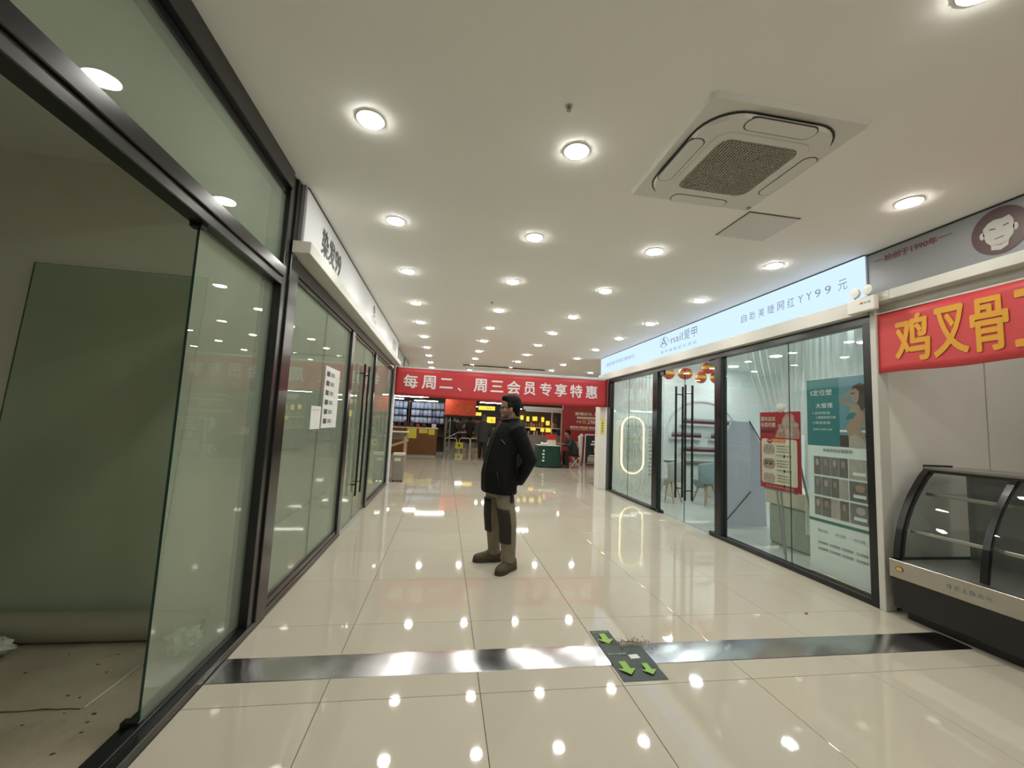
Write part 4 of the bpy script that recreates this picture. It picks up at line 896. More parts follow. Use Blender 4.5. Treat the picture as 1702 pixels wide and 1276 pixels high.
# ------------------------------------------------------------------ people
def head_shape(m_, c, rz, s=1.0, tilt=0):
    """head + neck lofts; c = chin level centre under the skull; local x forward"""
    cr, sr = math.cos(rz), math.sin(rz)
    def T(x, y, z): return (c[0]+s*(x*cr-y*sr), c[1]+s*(x*sr+y*cr), c[2]+s*z)
    def E(x, y, z, a, b, d, n=16, k=10): m_.ell(T(x, y, z), (a*s, b*s, d*s), n, k, rz)
    E(-.012, 0, .142, .098, .077, .098); E(.022, 0, .075, .066, .058, .072); E(.052, 0, .022, .032, .032, .026)
    E(.082, 0, .075, .018, .014, .016); E(.078, 0, .095, .012, .010, .026); E(.072, 0, .12, .02, .05, .014)
    E(.072, 0, .045, .014, .024, .008); E(.068, 0, .033, .014, .02, .008)
    for y in (-1, 1):
        E(-.008, y*.077, .085, .02, .011, .034); E(.045, y*.045, .07, .025, .02, .022)
    m_.tube([T(-.02, 0, .06), T(-.03, 0, .0), T(-.045, 0, -.07), T(-.05, 0, -.13)], [.056*s, .054*s, .06*s, .085*s], 14)
    return T
def limb(m_, pts, rad, n=12): m_.tube(pts, rad, n)
def hand(m_, wr, d, side, s=1.0, curl=.6):
    """palm and five fingers continuing from wrist wr along d"""
    d = Vector(d).normalized(); side = Vector(side); side = (side-d*side.dot(d)).normalized(); nrm = d.cross(side); wr = Vector(wr)
    m_.tube([wr-d*.02*s, wr+d*.03*s, wr+d*.085*s], [(.026*s, .02*s), (.024*s, .038*s), (.02*s, .04*s)], 10)
    for k, (o, L) in enumerate(((-.030, .062), (-.010, .075), (.010, .07), (.029, .055))):
        p = wr+d*.08*s+side*o*s; q = p+d*L*.5*s+nrm*L*.15*curl*s; r = q+(d*.5+nrm*curl).normalized()*L*.45*s; m_.tube([p, q, r], [.0105*s, .0095*s, .008*s], 7)
    p = wr+d*.03*s-side*.03*s; q = p-side*.03*s+d*.03*s; r = q+d*.03*s+nrm*.01*s; m_.tube([p, q, r], [.013*s, .011*s, .009*s], 7)
def shoe(par, heel, toe, m_up, m_sole, s=1.0, laces=True, vox=.007):
    h = Vector((*heel, 0)); t = Vector((*toe, 0)); d = (t-h).normalized(); w_ = Vector((-d.y, d.x, 0)); L = (t-h).length
    m_ = MB(); R = []
    for f, hw, ht in ((0, .030, .085), (.08, .038, .105), (.25, .041, .115), (.42, .043, .105), (.6, .048, .078), (.8, .049, .062), (.93, .040, .052), (1.0, .022, .036)):
        c = h+d*L*f; R.append([c+w_*hw*s*math.copysign(abs(math.cos(a))**.7, math.cos(a))+Vector((0, 0, (.022+ht*max(0, math.sin(a))**.8)*s if math.sin(a) > 0 else .018*s)) for a in [2*PI*k/14 for k in range(14)]])
    m_.rings(R, True); up_ = build(m_, 'shoe', m_up, par, True)
    m_ = MB(); R = []
    for f, hw in ((-.02, .028), (.06, .040), (.25, .044), (.42, .042), (.62, .050), (.8, .052), (.93, .043), (1.02, .022)):
        c = h+d*L*f; R.append([c+w_*hw*s+Vector((0, 0, .001)), c-w_*hw*s+Vector((0, 0, .001)), c-w_*hw*s+Vector((0, 0, .026*s)), c+w_*hw*s+Vector((0, 0, .026*s))])
    m_.rings(R, True); build(m_, 'sole', m_sole, up_)
    if laces:
        for f, z in ((.40, .134), (.47, .122), (.54, .109), (.61, .098)):
            c = h+d*L*f; m_ = MB(); m_.tube([c+w_*.028*s+Vector((0, 0, z-.012)), c+Vector((0, 0, z+.004)), c-w_*.028*s+Vector((0, 0, z-.012))], .0035, 6); build(m_, 'lace', M['grey_ink'], up_, True)
    return up_
def patch_strip(par, pts, rad, a0, a1, front, name, m):
    """piece of cloth wrapped over the front of a leg"""
    m_ = MB(); R = []; f = Vector(front).normalized(); sd = Vector((0, 0, 1)).cross(f)
    for lift in (0,):
        for p, r_ in zip(pts, rad):
            R.append([Vector(p)+r_*(math.cos(a0+(a1-a0)*k/10)*f+math.sin(a0+(a1-a0)*k/10)*sd) for k in range(11)])
    m_.rings(R, False, 0, False); o = build(m_, name, m, par, True); q = o.modifiers.new('t', 'SOLIDIFY'); q.thickness = .008; q.offset = -1; return o
def pt(a, b, t): return tuple(x+(y-x)*t for x, y in zip(a, b))
def oval_rings(m_, rows, rz, n=24):
    cr, sr = math.cos(rz), math.sin(rz); R = []
    for x, y, z, a, b in rows:
        R.append([(x+a*math.cos(t)*cr-b*math.sin(t)*sr, y+a*math.cos(t)*sr+b*math.sin(t)*cr, z) for t in [2*PI*k/n for k in range(n)]])
    m_.rings(R, True)

# ---- the standing man
man = thing('person', 'man in black jacket and khaki trousers standing mid-corridor, hands behind his back', 'person', (.6, 4.2, 0))
BF = math.radians(205)
Ls, Le, Lw = (.70, 4.03, 1.36), (.84, 4.0, 1.07), (.765, 4.13, .86)
Rs, Re, Rw = (.60, 4.37, 1.36), (.79, 4.43, 1.09), (.76, 4.32, .90)
Lh, Lk, La = (.60, 4.125, .88), (.665, 4.07, .46), (.69, 4.11, .09)
Rh, Rk, Ra = (.535, 4.29, .88), (.545, 4.31, .48), (.585, 4.39, .09)
m_ = MB(); T = head_shape(m_, (.645, 4.2, 1.475), math.radians(176), 1.0)
oval_rings(m_, [(.57, 4.2, .82, .11, .15), (.57, 4.2, .95, .12, .16), (.60, 4.2, 1.15, .11, .16), (.635, 4.2, 1.33, .10, .17), (.655, 4.2, 1.41, .06, .10)], BF)
for a, b, c in ((Ls, Le, Lw), (Rs, Re, Rw)): limb(m_, [a, pt(a, b, .5), b, pt(b, c, .5), c], [.05, .048, .042, .036, .028])
for a, b, c in ((Lh, Lk, La), (Rh, Rk, Ra)): limb(m_, [a, pt(a, b, .5), b, pt(b, c, .4), c], [.08, .07, .055, .052, .04])
hand(m_, Lw, (-.12, .5, -.1), (.1, 0, .4)); hand(m_, Rw, (-.08, -.4, -.1), (.1, 0, .4))
o = build(m_, 'body', M['skin'], man); remesh(o, .0065, 2)
m_ = MB()
for y in (-1, 1): m_.ell(T(.074, y*.032, .102), (.010, .012, .0075), 10, 6)
build(m_, 'eyes', M['ink_dark'], man, True)
m_ = MB()   # hair: cap over skull, down at the back and sides, short fringe
E_ = lambda x, y, z, a, b, d: m_.ell(T(x, y, z), (a, b, d), 18, 12, math.radians(176))
E_(-.024, 0, .172, .099, .084, .076); E_(-.05, 0, .135, .074, .083, .085); E_(.03, 0, .205, .058, .068, .034); E_(-.072, 0, .068, .04, .06, .05); E_(.058, 0, .188, .024, .054, .02); E_(.0, .074, .125, .03, .014, .035); E_(.0, -.074, .125, .03, .014, .035)
o = build(m_, 'hair', M['hair'], man); remesh(o, .009, 4)
m_ = MB(); 
for y in (-1, 1): m_.tube([T(.088, y*.034+.018*math.cos(a), .102+.017*math.sin(a)) for a in [2*PI*k/12 for k in range(13)]], .0018, 6)
m_.tube([T(.086, -.016, .104), T(.09, 0, .107), T(.086, .016, .104)], .0018, 6)
for y in (-1, 1): m_.tube([T(.084, y*.052, .106), T(.04, y*.074, .106), T(-.01, y*.084, .104)], .002, 6)
build(m_, 'glasses', M['black_frame'], man, True)
m_ = MB()
oval_rings(m_, [(.575, 4.2, .735, .158, .225), (.572, 4.2, .78, .162, .225), (.566, 4.2, .92, .163, .218), (.585, 4.2, 1.08, .155, .205), (.615, 4.2, 1.22, .15, .21), (.64, 4.2, 1.33, .14, .205), (.655, 4.2, 1.40, .115, .165), (.66, 4.2, 1.435, .09, .115), (.655, 4.2, 1.475, .082, .092)], BF)
for a, b, c in ((Ls, Le, Lw), (Rs, Re, Rw)): limb(m_, [pt(a, (.64, 4.2, 1.36), .35), a, pt(a, b, .5), b, pt(b, c, .5), pt(b, c, 1.08)], [.075, .085, .078, .072, .064, .056], 14)
m_.ell((.765, 4.22, 1.395), (.055, .12, .055), 14, 8, 0)      # folded hood
o = build(m_, 'jacket', M['jacket'], man); remesh(o, .011, 5); jk = o
m_ = MB(); m_.tube([(.58+.085*math.cos(t)+.08, 4.2+.098*math.sin(t), 1.468+.012*math.cos(t)) for t in [2*PI*k/20 for k in range(21)]], .013, 8); build(m_, 'collar', M['jacket_trim'], jk, True)
m_ = MB(); m_.tube([(.735, 4.11, 1.49), (.755, 4.13, 1.465), (.752, 4.16, 1.44), (.75, 4.2, 1.432)], .0035, 6); build(m_, 'cord', M['lime'], jk, True)
fr = Vector((math.cos(BF), math.sin(BF), 0)); sdv = Vector((-fr.y, fr.x, 0))
def on_jacket(z, ang, off=.004):
    rows = [(.575, .735, .158, .225), (.566, .92, .163, .218), (.585, 1.08, .155, .205), (.615, 1.22, .15, .21), (.64, 1.33, .14, .205), (.655, 1.40, .115, .165), (.66, 1.435, .09, .115)]
    for (x0, z0, a0, b0), (x1, z1, a1, b1) in zip(rows[:-1], rows[1:]):
        if z0 <= z <= z1:
            t = (z-z0)/(z1-z0); x, a, b = x0+(x1-x0)*t, a0+(a1-a0)*t+off, b0+(b1-b0)*t+off
            return Vector((x, 4.2, z))+fr*a*math.cos(ang)+sdv*b*math.sin(ang)
m_ = MB(); m_.tube([on_jacket(.76+.66*k/14, 0) for k in range(15)], .005, 6); build(m_, 'zip', M['jacket_trim'], jk, True)
m_ = MB(); m_.tube([on_jacket(1.26, .55), on_jacket(1.245, .68), on_jacket(1.22, .85)], .003, 6); build(m_, 'pocket_zip', M['grey_metal'], jk, True)
m_ = MB(); m_.tube([on_jacket(.95, .75), on_jacket(.88, .85), on_jacket(.82, .9)], .004, 6); build(m_, 'pocket_zip', M['jacket_trim'], jk, True)
m_ = MB()
oval_rings(m_, [(.575, 4.2, .70, .10, .155), (.575, 4.2, .80, .125, .165), (.575, 4.2, .95, .12, .165)], BF)
for a, b, c, k in ((Lh, Lk, La, 1), (Rh, Rk, Ra, .93)): limb(m_, [a, pt(a, b, .35), pt(a, b, .75), b, pt(b, c, .45), pt(b, c, .8), c], [.088*k, .092*k, .088*k, .083*k, .078*k, .07*k, .068*k], 16)
o = build(m_, 'trousers', M['khaki'], man); remesh(o, .010, 4); tr = o
for a, b, c, z0, z1, fa in ((Lh, Lk, La, .60, .28, math.radians(222)), (Rh, Rk, Ra, .66, .33, math.radians(190))):
    P_, R_ = [], []
    for k in range(9):
        z = z0+(z1-z0)*k/8
        q = pt(a, b, (a[2]-z)/(a[2]-b[2])) if z > b[2] else pt(b, c, (b[2]-z)/(b[2]-c[2])); P_.append(q); R_.append(.098 if z > b[2] else .096-.008*(b[2]-z)/.2)
    patch_strip(tr, P_, R_, -1.1, 1.0, (math.cos(fa), math.sin(fa), 0), 'knee_patch', M['patch'])
m_ = MB(); m_.box(.665, .70, 4.005, 4.04, .66, .76, .01); build(m_, 'pocket_flap', M['patch'], tr)
shoe(man, (.765, 4.185), (.565, 3.985), M['boot'], M['sole'], 1.02); shoe(man, (.655, 4.40), (.372, 4.385), M['boot'], M['sole'], 1.0)

# ---- simpler, distant people
def bystander(label, loc, rz, ht, coat, legs, hat, stride=.1, coatlen=.62, bag=None):
    s = ht/1.72; r = thing('person', label, 'person', (loc[0], loc[1], 0))
    cr, sr = math.cos(rz), math.sin(rz)
    def G(x, y, z): return (loc[0]+s*(x*cr-y*sr), loc[1]+s*(x*sr+y*cr), s*z)
    m_ = MB(); T_ = head_shape(m_, G(.02, 0, 1.485), rz, s*1.0)
    feet = []
    for y, f in ((1, stride), (-1, -stride)):
        limb(m_, [G(0, y*.09, .9), G(f*.4, y*.09, .48), G(f-.03, y*.09, .09)], [.08*s, .055*s, .04*s], 10)
        limb(m_, [G(0, y*.19, 1.38), G(-f*.3-.02, y*.25, 1.1), G(-f+.05, y*.24, .84)], [.05*s, .042*s, .03*s], 10)
        hand(m_, G(-f+.05, y*.24, .84), (G(.1, 0, -1)[0]-G(0, 0, 0)[0], G(.1, 0, -1)[1]-G(0, 0, 0)[1], -1), (cr, sr, 0), s); feet.append((G(f-.09, y*.09, 0), G(f+.17, y*.10, 0)))
    oval_rings(m_, [(*G(0, 0, .85), .1*s, .15*s), (*G(0, 0, 1.2), .1*s, .16*s), (*G(0, 0, 1.42), .07*s, .1*s)], rz)
    o = build(m_, 'body', M['skin'], r); remesh(o, .012, 2)
    m_ = MB(); oval_rings(m_, [(*G(0, 0, coatlen), .17*s, .22*s), (*G(0, 0, .95), .16*s, .22*s), (*G(.01, 0, 1.2), .15*s, .225*s), (*G(0, 0, 1.36), .12*s, .2*s), (*G(-.01, 0, 1.45), .085*s, .1*s), (*G(-.01, 0, 1.49), .08*s, .085*s)], rz)
    for y, f in ((1, stride), (-1, -stride)): limb(m_, [G(0, y*.12, 1.36), G(0, y*.2, 1.36), G(-f*.3-.02, y*.27, 1.1), G(-f+.05, y*.26, .87)], [.07*s, .08*s, .072*s, .055*s], 10)
    o = build(m_, 'coat', coat, r); remesh(o, .018, 3)
    m_ = MB()
    for y, f in ((1, stride), (-1, -stride)): limb(m_, [G(0, y*.085, .92), G(f*.4, y*.09, .48), G(f-.03, y*.09, .07)], [.105*s, .085*s, .07*s], 12)
    o = build(m_, 'trousers', legs, r); remesh(o, .016, 3)
    for h_, t_ in feet: shoe(r, h_[:2], t_[:2], M['boot'], M['sole'], s, False)
    m_ = MB(); m_.ell(T_(-.02, 0, .165), (.108*s, .09*s, .085*s), 14, 9, rz); m_.ell(T_(-.05, 0, .12), (.075*s, .085*s, .08*s), 14, 9, rz)
    o = build(m_, 'hat' if hat is M['beanie'] else 'hair', hat, r); remesh(o, .014, 2)
    return r
bystander('shopper in dark grey coat and knit hat walking away into the supermarket', (1.47, 16.0, 0), math.radians(82), 1.72, M['coat_grey'], M['trouser_black'], M['beanie'], .14, .66)
bystander('distant shopper in black coat, rightmost of the far shoppers', (1.62, 27.3, 0), math.radians(95), 1.68, M['trouser_black'], M['coat_grey'], M['hair'], .1, .5)
bystander('distant shopper in dark coat bent towards the yellow sign', (.95, 26.2, 0), math.radians(150), 1.6, M['coat_grey'], M['trouser_black'], M['hair'], .12, .6)
bystander('distant shopper in dark green coat, second from the left in the far aisle', (.5, 28.5, 0), math.radians(100), 1.66, M['coat_green'], M['trouser_black'], M['hair'], .05, .55)
bystander('distant shopper in brown coat, leftmost in the far aisle', (.02, 29.5, 0), math.radians(70), 1.62, M['shop_grey'], M['trouser_black'], M['beanie'], .08, .55)
# ---- seated person with folding stool
sp = thing('person', 'person in dark green jacket sitting at the green covered table', 'person', (4.42, 14.0, 0))
m_ = MB(); T_ = head_shape(m_, (4.22, 14.0, 1.06), math.radians(185), 1.0)
oval_rings(m_, [(4.47, 14.0, .46, .12, .16), (4.42, 14, .7, .11, .16), (4.32, 14, .92, .1, .16), (4.27, 14, 1.0, .07, .1)], PI)
for y in (-1, 1):
    limb(m_, [(4.32, 14+y*.18, .95), (4.25, 14+y*.24, .75), (4.02, 14+y*.16, .80)], [.05, .042, .03]); hand(m_, (4.02, 14+y*.16, .80), (-1, -y*.3, .1), (0, 0, 1))
    limb(m_, [(4.45, 14+y*.1, .50), (4.18, 14+y*.13, .50), (4.20, 14+y*.13, .1)], [.08, .058, .04])
o = build(m_, 'body', M['skin'], sp); remesh(o, .012, 2)
m_ = MB(); oval_rings(m_, [(4.49, 14, .44, .16, .21), (4.46, 14, .6, .165, .22), (4.40, 14, .8, .16, .22), (4.32, 14, .95, .13, .2), (4.27, 14, 1.03, .085, .1)], PI)
for y in (-1, 1): limb(m_, [(4.33, 14+y*.12, .95), (4.32, 14+y*.2, .95), (4.25, 14+y*.26, .75), (4.06, 14+y*.18, .80)], [.07, .08, .072, .055])
o = build(m_, 'jacket', M['coat_green'], sp); remesh(o, .018, 3)
m_ = MB()
for y in (-1, 1): limb(m_, [(4.47, 14+y*.1, .50), (4.17, 14+y*.13, .50), (4.185, 14+y*.13, .3), (4.20, 14+y*.13, .08)], [.105, .085, .078, .07])
o = build(m_, 'trousers', M['trouser_black'], sp); remesh(o, .016, 3)
for y in (-1, 1): shoe(sp, (4.28, 14+y*.13), (4.03, 14+y*.14), M['boot'], M['sole'], 1, False)
m_ = MB(); m_.ell(T_(-.02, 0, .165), (.108, .09, .085), 14, 9, PI); m_.ell(T_(-.05, 0, .12), (.075, .085, .08), 14, 9, PI); o = build(m_, 'hair', M['hair'], sp); remesh(o, .014, 2)
fsl = thing('folding_stool', 'white metal folding stool under the seated person', 'stool', (4.5, 14, 0))
m_ = MB(); m_.box(4.34, 4.66, 13.82, 14.18, .395, .425, .01); build(m_, 'seat', M['coat_grey'], fsl)
for y in (13.84, 14.16):
    for a, b in ((4.36, 4.70), (4.64, 4.30)): m_ = MB(); m_.cyl((a, y, .395), (b, y, .012), .012, n=8); build(m_, 'leg', M['white_metal'], fsl)
for x in (4.30, 4.70): m_ = MB(); m_.cyl((x, 13.84, .012), (x, 14.16, .012), .012, n=8); build(m_, 'foot_bar', M['white_metal'], fsl)
# ------------------------------------------------------------------ supermarket furnishings
gt = thing('promo_table', 'promotion table draped in a dark green cloth near the seated person', 'table', (3.6, 14.2, 0))
m_ = MB(); R = []
for z, e in ((.03, .09), (.12, .07), (.5, .02), (.70, 0), (.72, -.03)):
    R.append([(3.58+(.40+e*.6)*cx+.02*math.sin(k*2.1)*(.72-z), 14.2+(.36+e)*cy+.02*math.cos(k*1.7)*(.72-z), z) for k, (cx, cy) in enumerate([(math.copysign(abs(math.cos(2*PI*i/36))**.35, math.cos(2*PI*i/36)), math.copysign(abs(math.sin(2*PI*i/36))**.35, math.sin(2*PI*i/36))) for i in range(36)])])
m_.rings(R, True); build(m_, 'cloth', M['cloth_green'], gt, .8)
m_ = MB(); m_.box(3.2, 3.96, 13.86, 14.54, .722, .735, .003); build(m_, 'top_sheet', M['white_paper'], gt)
for x in (3.24, 3.92):
    for y in (13.9, 14.5): m_ = MB(); m_.cyl((x, y, 0), (x, y, .6), .015, n=6); build(m_, 'leg', M['black_frame'], gt)
m_ = MB()
for k in range(4): m_.box(3.30+.02*(k % 2), 3.38, 13.765, 13.77, .20+k*.11, .26+k*.11); 
build(m_, 'lettering', M['poster_white'], gt)
r = thing('tissue_pile', 'crumpled white tissue pile at the left end of the green table', 'tissue', (3.4, 14.1, .736)); m_ = MB(); m_.ell((3.42, 14.05, .775), (.13, .08, .04), 12, 7); m_.ell((3.36, 14.1, .79), (.06, .05, .05), 10, 6); m_.ell((3.50, 14.08, .785), (.06, .06, .05), 10, 6); build(m_, 'paper', M['white_paper'], r)
r = thing('promo_box', 'red and pale carton standing on the green table', 'box', (3.85, 14.4, .736)); m_ = MB(); m_.box(3.62, 3.92, 14.34, 14.5, .737, .92, .006); build(m_, 'lower_carton', M['poster_cream'], r); m_ = MB(); m_.box(3.60, 3.94, 14.33, 14.51, .92, 1.10, .006); build(m_, 'lid', M['red_goods'], r)
# red promotion wall
rw = thing('promo_wall', 'dark red promotion wall panel with cream offer lettering behind the table', 'panel', (6.4, 16.05, 0))
m_ = MB(); m_.box(4.62, 9.0, 16.0, 16.12, 0, 3.0, .01); build(m_, 'panel', M['red_wall'], rw)
WP = front_wall(0, 16.0)
text(WP, '惠赠好礼 畅享生活', 5.12, 1.87, 1.55, .13, M['cream_text'], rw, .02); sheet(WP, rrect(5.20, 1.74, 7.0, 1.82, .02), M['cream_text'], rw, 'strip')
text(WP, '价值', 5.18, 1.57, .2, .10, M['cream_text'], rw, .01); text(WP, '仅:', 5.42, 1.55, .2, .16, M['gold'], rw, .03); text(WP, '2980', 5.65, 1.55, .40, .15, M['ban_text'], rw, .02)
for k in range(4): sheet(WP, rrect(4.93+k*.39, 1.35, 5.28+k*.39, 1.44, .02), M['cream_text'], rw, 'strip'); text(WP, '会员尊享', 4.98+k*.39, 1.375, .25, .04, M['red_wall'], rw, .01, .005)
text(WP, '到店消费满额即可参与超值换购活动', 4.95, 1.28, 1.7, .045, M['cream_text'], rw, .01)
text(WP, '尊享', 5.05, .58, .3, .25, M['cream_text'], rw, .02)
ab = thing('a_board', 'black menu board with white frame leaning beside the red wall', 'board', (5.4, 14.8, 0))
m_ = MB(); AP = Plane((5.14, 14.75, 0), (1, .05, 0), (0, -1, .12), (.06, .12, 1)); m_.prism(rect(0, .06, .85, 1.12), lambda p: AP.at(*p, 0), lambda p: AP.at(*p, -.03)); build(m_, 'board', M['board_black'], ab)
for a in (rect(-.03, 0, 0, 1.16), rect(.85, 0, .88, 1.16), rect(0, 1.12, .85, 1.16)): m_ = MB(); m_.prism(a, lambda p: AP.at(*p, .005), lambda p: AP.at(*p, -.035)); build(m_, 'frame', M['white_metal'], ab)
m_ = MB(); m_.prism(rect(0, 0, .03, 1.1), lambda p: (5.2+p[0], 15.1-.2*p[1], p[1]), lambda p: (5.2+p[0], 15.13-.2*p[1], p[1])); m_.prism(rect(.7, 0, .73, 1.1), lambda p: (5.2+p[0], 15.1-.2*p[1], p[1]), lambda p: (5.2+p[0], 15.13-.2*p[1], p[1])); build(m_, 'rear_leg', M['white_metal'], ab)
for k, (a, b, c, d_, m) in enumerate(((.35, .98, .7, 1.05, 'white_paper'), (.25, .87, .7, .92, 'white_paper'), (.2, .76, .75, .82, 'white_paper'), (.35, .5, .5, .68, 'white_paper'), (.15, .36, .8, .40, 'cream_text'), (.1, .14, .8, .34, 'photo_pale'), (.05, .09, .82, .11, 'cream_text'))): sheet(AP, rect(a, b, c, d_), M[m], ab, 'print', .003)
wb = thing('white_display_bag', 'white bulging display bag between the red wall and the menu board', 'bag', (5.0, 14.9, .5)); m_ = MB(); m_.tube([(5.02, 14.95, .02), (5.04, 14.93, .3), (5.02, 14.9, .75), (5.0, 14.9, 1.05), (5.08, 14.9, 1.14)], [(.03, .05), (.06, .05), (.11, .06), (.15, .07), (.08, .05)], 12); build(m_, 'body', M['white_paper'], wb, True)
# snack stall with yellow price tags
sb = thing('snack_stall', 'market stall with white canopy frame and yellow price cards behind the table', 'stall', (4, 17, 0))
m_ = MB(); m_.box(3.2, 5.3, 17.0, 17.06, 2.03, 2.17, .02); build(m_, 'header_sign', M['white_paper'], sb)
m_ = MB(); m_.box(3.3, 4.85, 16.98, 17.04, 1.96, 2.03, .006); build(m_, 'rail', M['white_metal'], sb)
for x in (4.42, 4.84): m_ = MB(); m_.cyl((x, 16.95, 0), (x, 16.95, 2.0), .022, n=8); build(m_, 'post', M['white_metal'], sb)
m_ = MB(); m_.box(3.2, 4.85, 17.1, 17.8, .1, 1.0, .01); build(m_, 'counter', M['shop_grey'], sb); m_ = MB(); m_.box(3.2, 4.85, 17.8, 17.86, 0, 2.0); build(m_, 'back_panel', M['shop_dark'], sb)
m_ = MB(); m_.box(3.2, 4.85, 17.2, 17.8, 1.27, 1.31); build(m_, 'shelf', M['white_metal'], sb)
for x, z, wd, hh in ((3.36, 1.55, .12, .2), (3.62, 1.58, .2, .18), (4.0, 1.55, .12, .2), (4.2, 1.42, .16, .18), (3.55, 1.18, .22, .12), (3.98, 1.14, .16, .14), (4.2, 1.13, .22, .16), (3.1, 1.6, .13, .18)):
    m_ = MB(); m_.box(x, x+wd, 17.08, 17.09, z, z+hh); build(m_, 'price_card', M['yellow_glow'], sb)
rg = random.Random(11); k = 0
gmat = ['red_goods', 'dark_goods', 'orange', 'pict_brown', 'rose', 'cream_box', 'green_items', 'pict_green']
def jar(name, label, x, y, z, r_, h_, m, group):
    m_ = MB(); m_.lathe([(r_*.9, 0), (r_, h_*.05), (r_, h_*.75), (r_*.7, h_*.85), (r_*.72, h_), (r_*.6, h_)], (x, y, z), 10); return tag(build(m_, name, M[m], None, .8), label, 'jar', group)
for i in range(13): jar('goods_jar', 'snack jar, %s from the left on the upper shelf of the market stall' % ORD[i], 3.28+i*.12, 17.4, 1.311, .045, rg.uniform(.14, .24), gmat[rg.randrange(8)], 'jars on the stall shelf')
for i in range(13): jar('goods_jar', 'snack jar, %s from the left on the counter of the market stall' % ORD[i], 3.28+i*.12, 17.3, 1.001, .045, rg.uniform(.1, .2), gmat[rg.randrange(8)], 'jars on the stall counter')
# checkout counter with yellow papers
cc = thing('checkout_counter', 'brown wooden counter with yellow papers left under the red banner', 'counter', (-1.0, 17, 0))
m_ = MB(); m_.box(-2.6, -.28, 16.6, 17.3, .06, 1.06, .01); build(m_, 'body', M['wood'], cc); m_ = MB(); m_.box(-2.65, -.25, 16.56, 17.35, 1.06, 1.10, .006); build(m_, 'top', M['cream_box'], cc); m_ = MB(); m_.box(-2.58, -.30, 16.62, 17.28, 0, .06); build(m_, 'plinth', M['grey_metal'], cc)
YP = front_wall(0, 16.6)
for a, b, c, d_ in ((-1.42, .68, -1.06, 1.08), (-.97, .89, -.65, 1.08), (-.61, .84, -.37, 1.05)):
    s_ = sheet(YP, rect(a, b, c, d_), M['yellow_paper'], cc, 'notice', .006, .003)
    for q in range(4): sheet(YP, rect(a+.05, b+.04+q*(d_-b-.08)/4, c-.05, b+.055+q*(d_-b-.08)/4), M['gold'], s_, 'line', .0075, .001)
r = thing('counter_sign', 'small white card standing on the brown counter', 'card', (-.45, 16.7, 1.1)); m_ = MB(); m_.box(-.5, -.33, 16.68, 16.70, 1.102, 1.26, .004); build(m_, 'card', M['white_paper'], r); m_ = MB(); m_.box(-.5, -.33, 16.66, 16.76, 1.10, 1.108); build(m_, 'foot', M['white_metal'], r)
for i in range(8): jar('goods_jar', 'dark jar, %s from the left on top of the brown counter' % ORD[i], -2.5+i*.24, 16.95, 1.101, .07, rg.uniform(.12, .28), ['dark_goods', 'shop_dark', 'red_goods', 'dark_goods'][i % 4], 'dark jars on the brown counter')
# shelf of blue bagged goods
sv = thing('goods_shelf', 'long shelf of blue bagged goods behind the brown counter', 'shelf', (-1.4, 19, 0))
for z in (.7, 1.26, 1.58, 1.90): m_ = MB(); m_.box(-3.2, .0, 19.0, 19.6, z-.02, z); build(m_, 'board', M['dark_goods'], sv)
m_ = MB(); m_.box(-3.2, 0, 19.6, 19.64, 0, 2.24); build(m_, 'back', M['shop_dark'], sv)
for x in (-3.2, -1.6, 0): m_ = MB(); m_.box(x-.02, x+.02, 19.0, 19.62, 0, 2.24); build(m_, 'upright', M['dark_goods'], sv)
def bag(x, y, z, w_, h_, m, lb, grp, tilt):
    m_ = MB(); R = []
    for t, a, b in ((0, .8, .7), (.12, 1, 1), (.5, 1.02, 1.1), (.85, 1, .7), (.95, .95, .15), (1, 1, .08)):
        R.append([(x+tilt*t*h_+w_/2*a*math.copysign(abs(math.cos(q))**.6, math.cos(q)), y+.05*b*math.sin(q), z+t*h_) for q in [2*PI*k/10 for k in range(10)]])
    m_.rings(R, True); return tag(build(m_, 'goods_bag', M[m], None, True), lb, 'bag', grp)
for row, z in enumerate((1.26, 1.58, 1.90)):
    for i in range(17):
        x = -3.08+i*.184
        if abs(x+1.6) < .09: continue
        bag(x, 19.1, z+.001, .185, rg.uniform(.265, .298), ['bag_blue', 'bag_white', 'bag_blue', 'bag_dark', 'bag_white'][rg.randrange(5)], 'glossy blue and white bag, %s from the left on the %s shelf behind the counter' % (ORD[i], ('lowest', 'middle', 'top')[row]), 'blue bags on the %s row' % ('lowest', 'middle', 'top')[row], rg.uniform(-.08, .08))
# gate rails and yellow sign
for k, (x, y, lb) in enumerate(((.05, 17.2, 'left chrome entry gate post beside the counter'), (.22, 17.5, 'right chrome entry gate post with swing arm'))):
    r = thing('gate_post', lb, 'gate', (x, y, 0)); m_ = MB(); m_.cyl((x, y, 0), (x, y, 1.55), .03, n=12); build(m_, 'post', M['steel'], r); m_ = MB(); m_.lathe([(.08, 0), (.08, .01), (.035, .02)], (x, y, 0), 14); build(m_, 'base', M['grey_metal'], r)
    if k: m_ = MB(); m_.tube([(x, y, .75), (x+.35, y+.3, .95), (x+.75, y+.4, .95)], .015, 8); build(m_, 'arm', M['steel'], r, True)
for k, (x, y) in enumerate(((.35, 20.5), (1.05, 21.0), (1.6, 21.4))):
    r = thing('barrier_rail', 'white U-shaped barrier rail, %s in the supermarket entrance' % ('first', 'second', 'third')[k], 'barrier', (x, y, 0))
    m_ = MB(); m_.tube([(x-.28, y, 0), (x-.28, y, .5), (x-.2, y, .58), (x+.2, y, .58), (x+.28, y, .5), (x+.28, y, 0)], .02, 8); build(m_, 'rail', M['white_metal'], r, True)
r = thing('yellow_floor_sign', 'yellow floor sign with dark emblem in the supermarket aisle', 'sign', (.75, 20.0, 0))
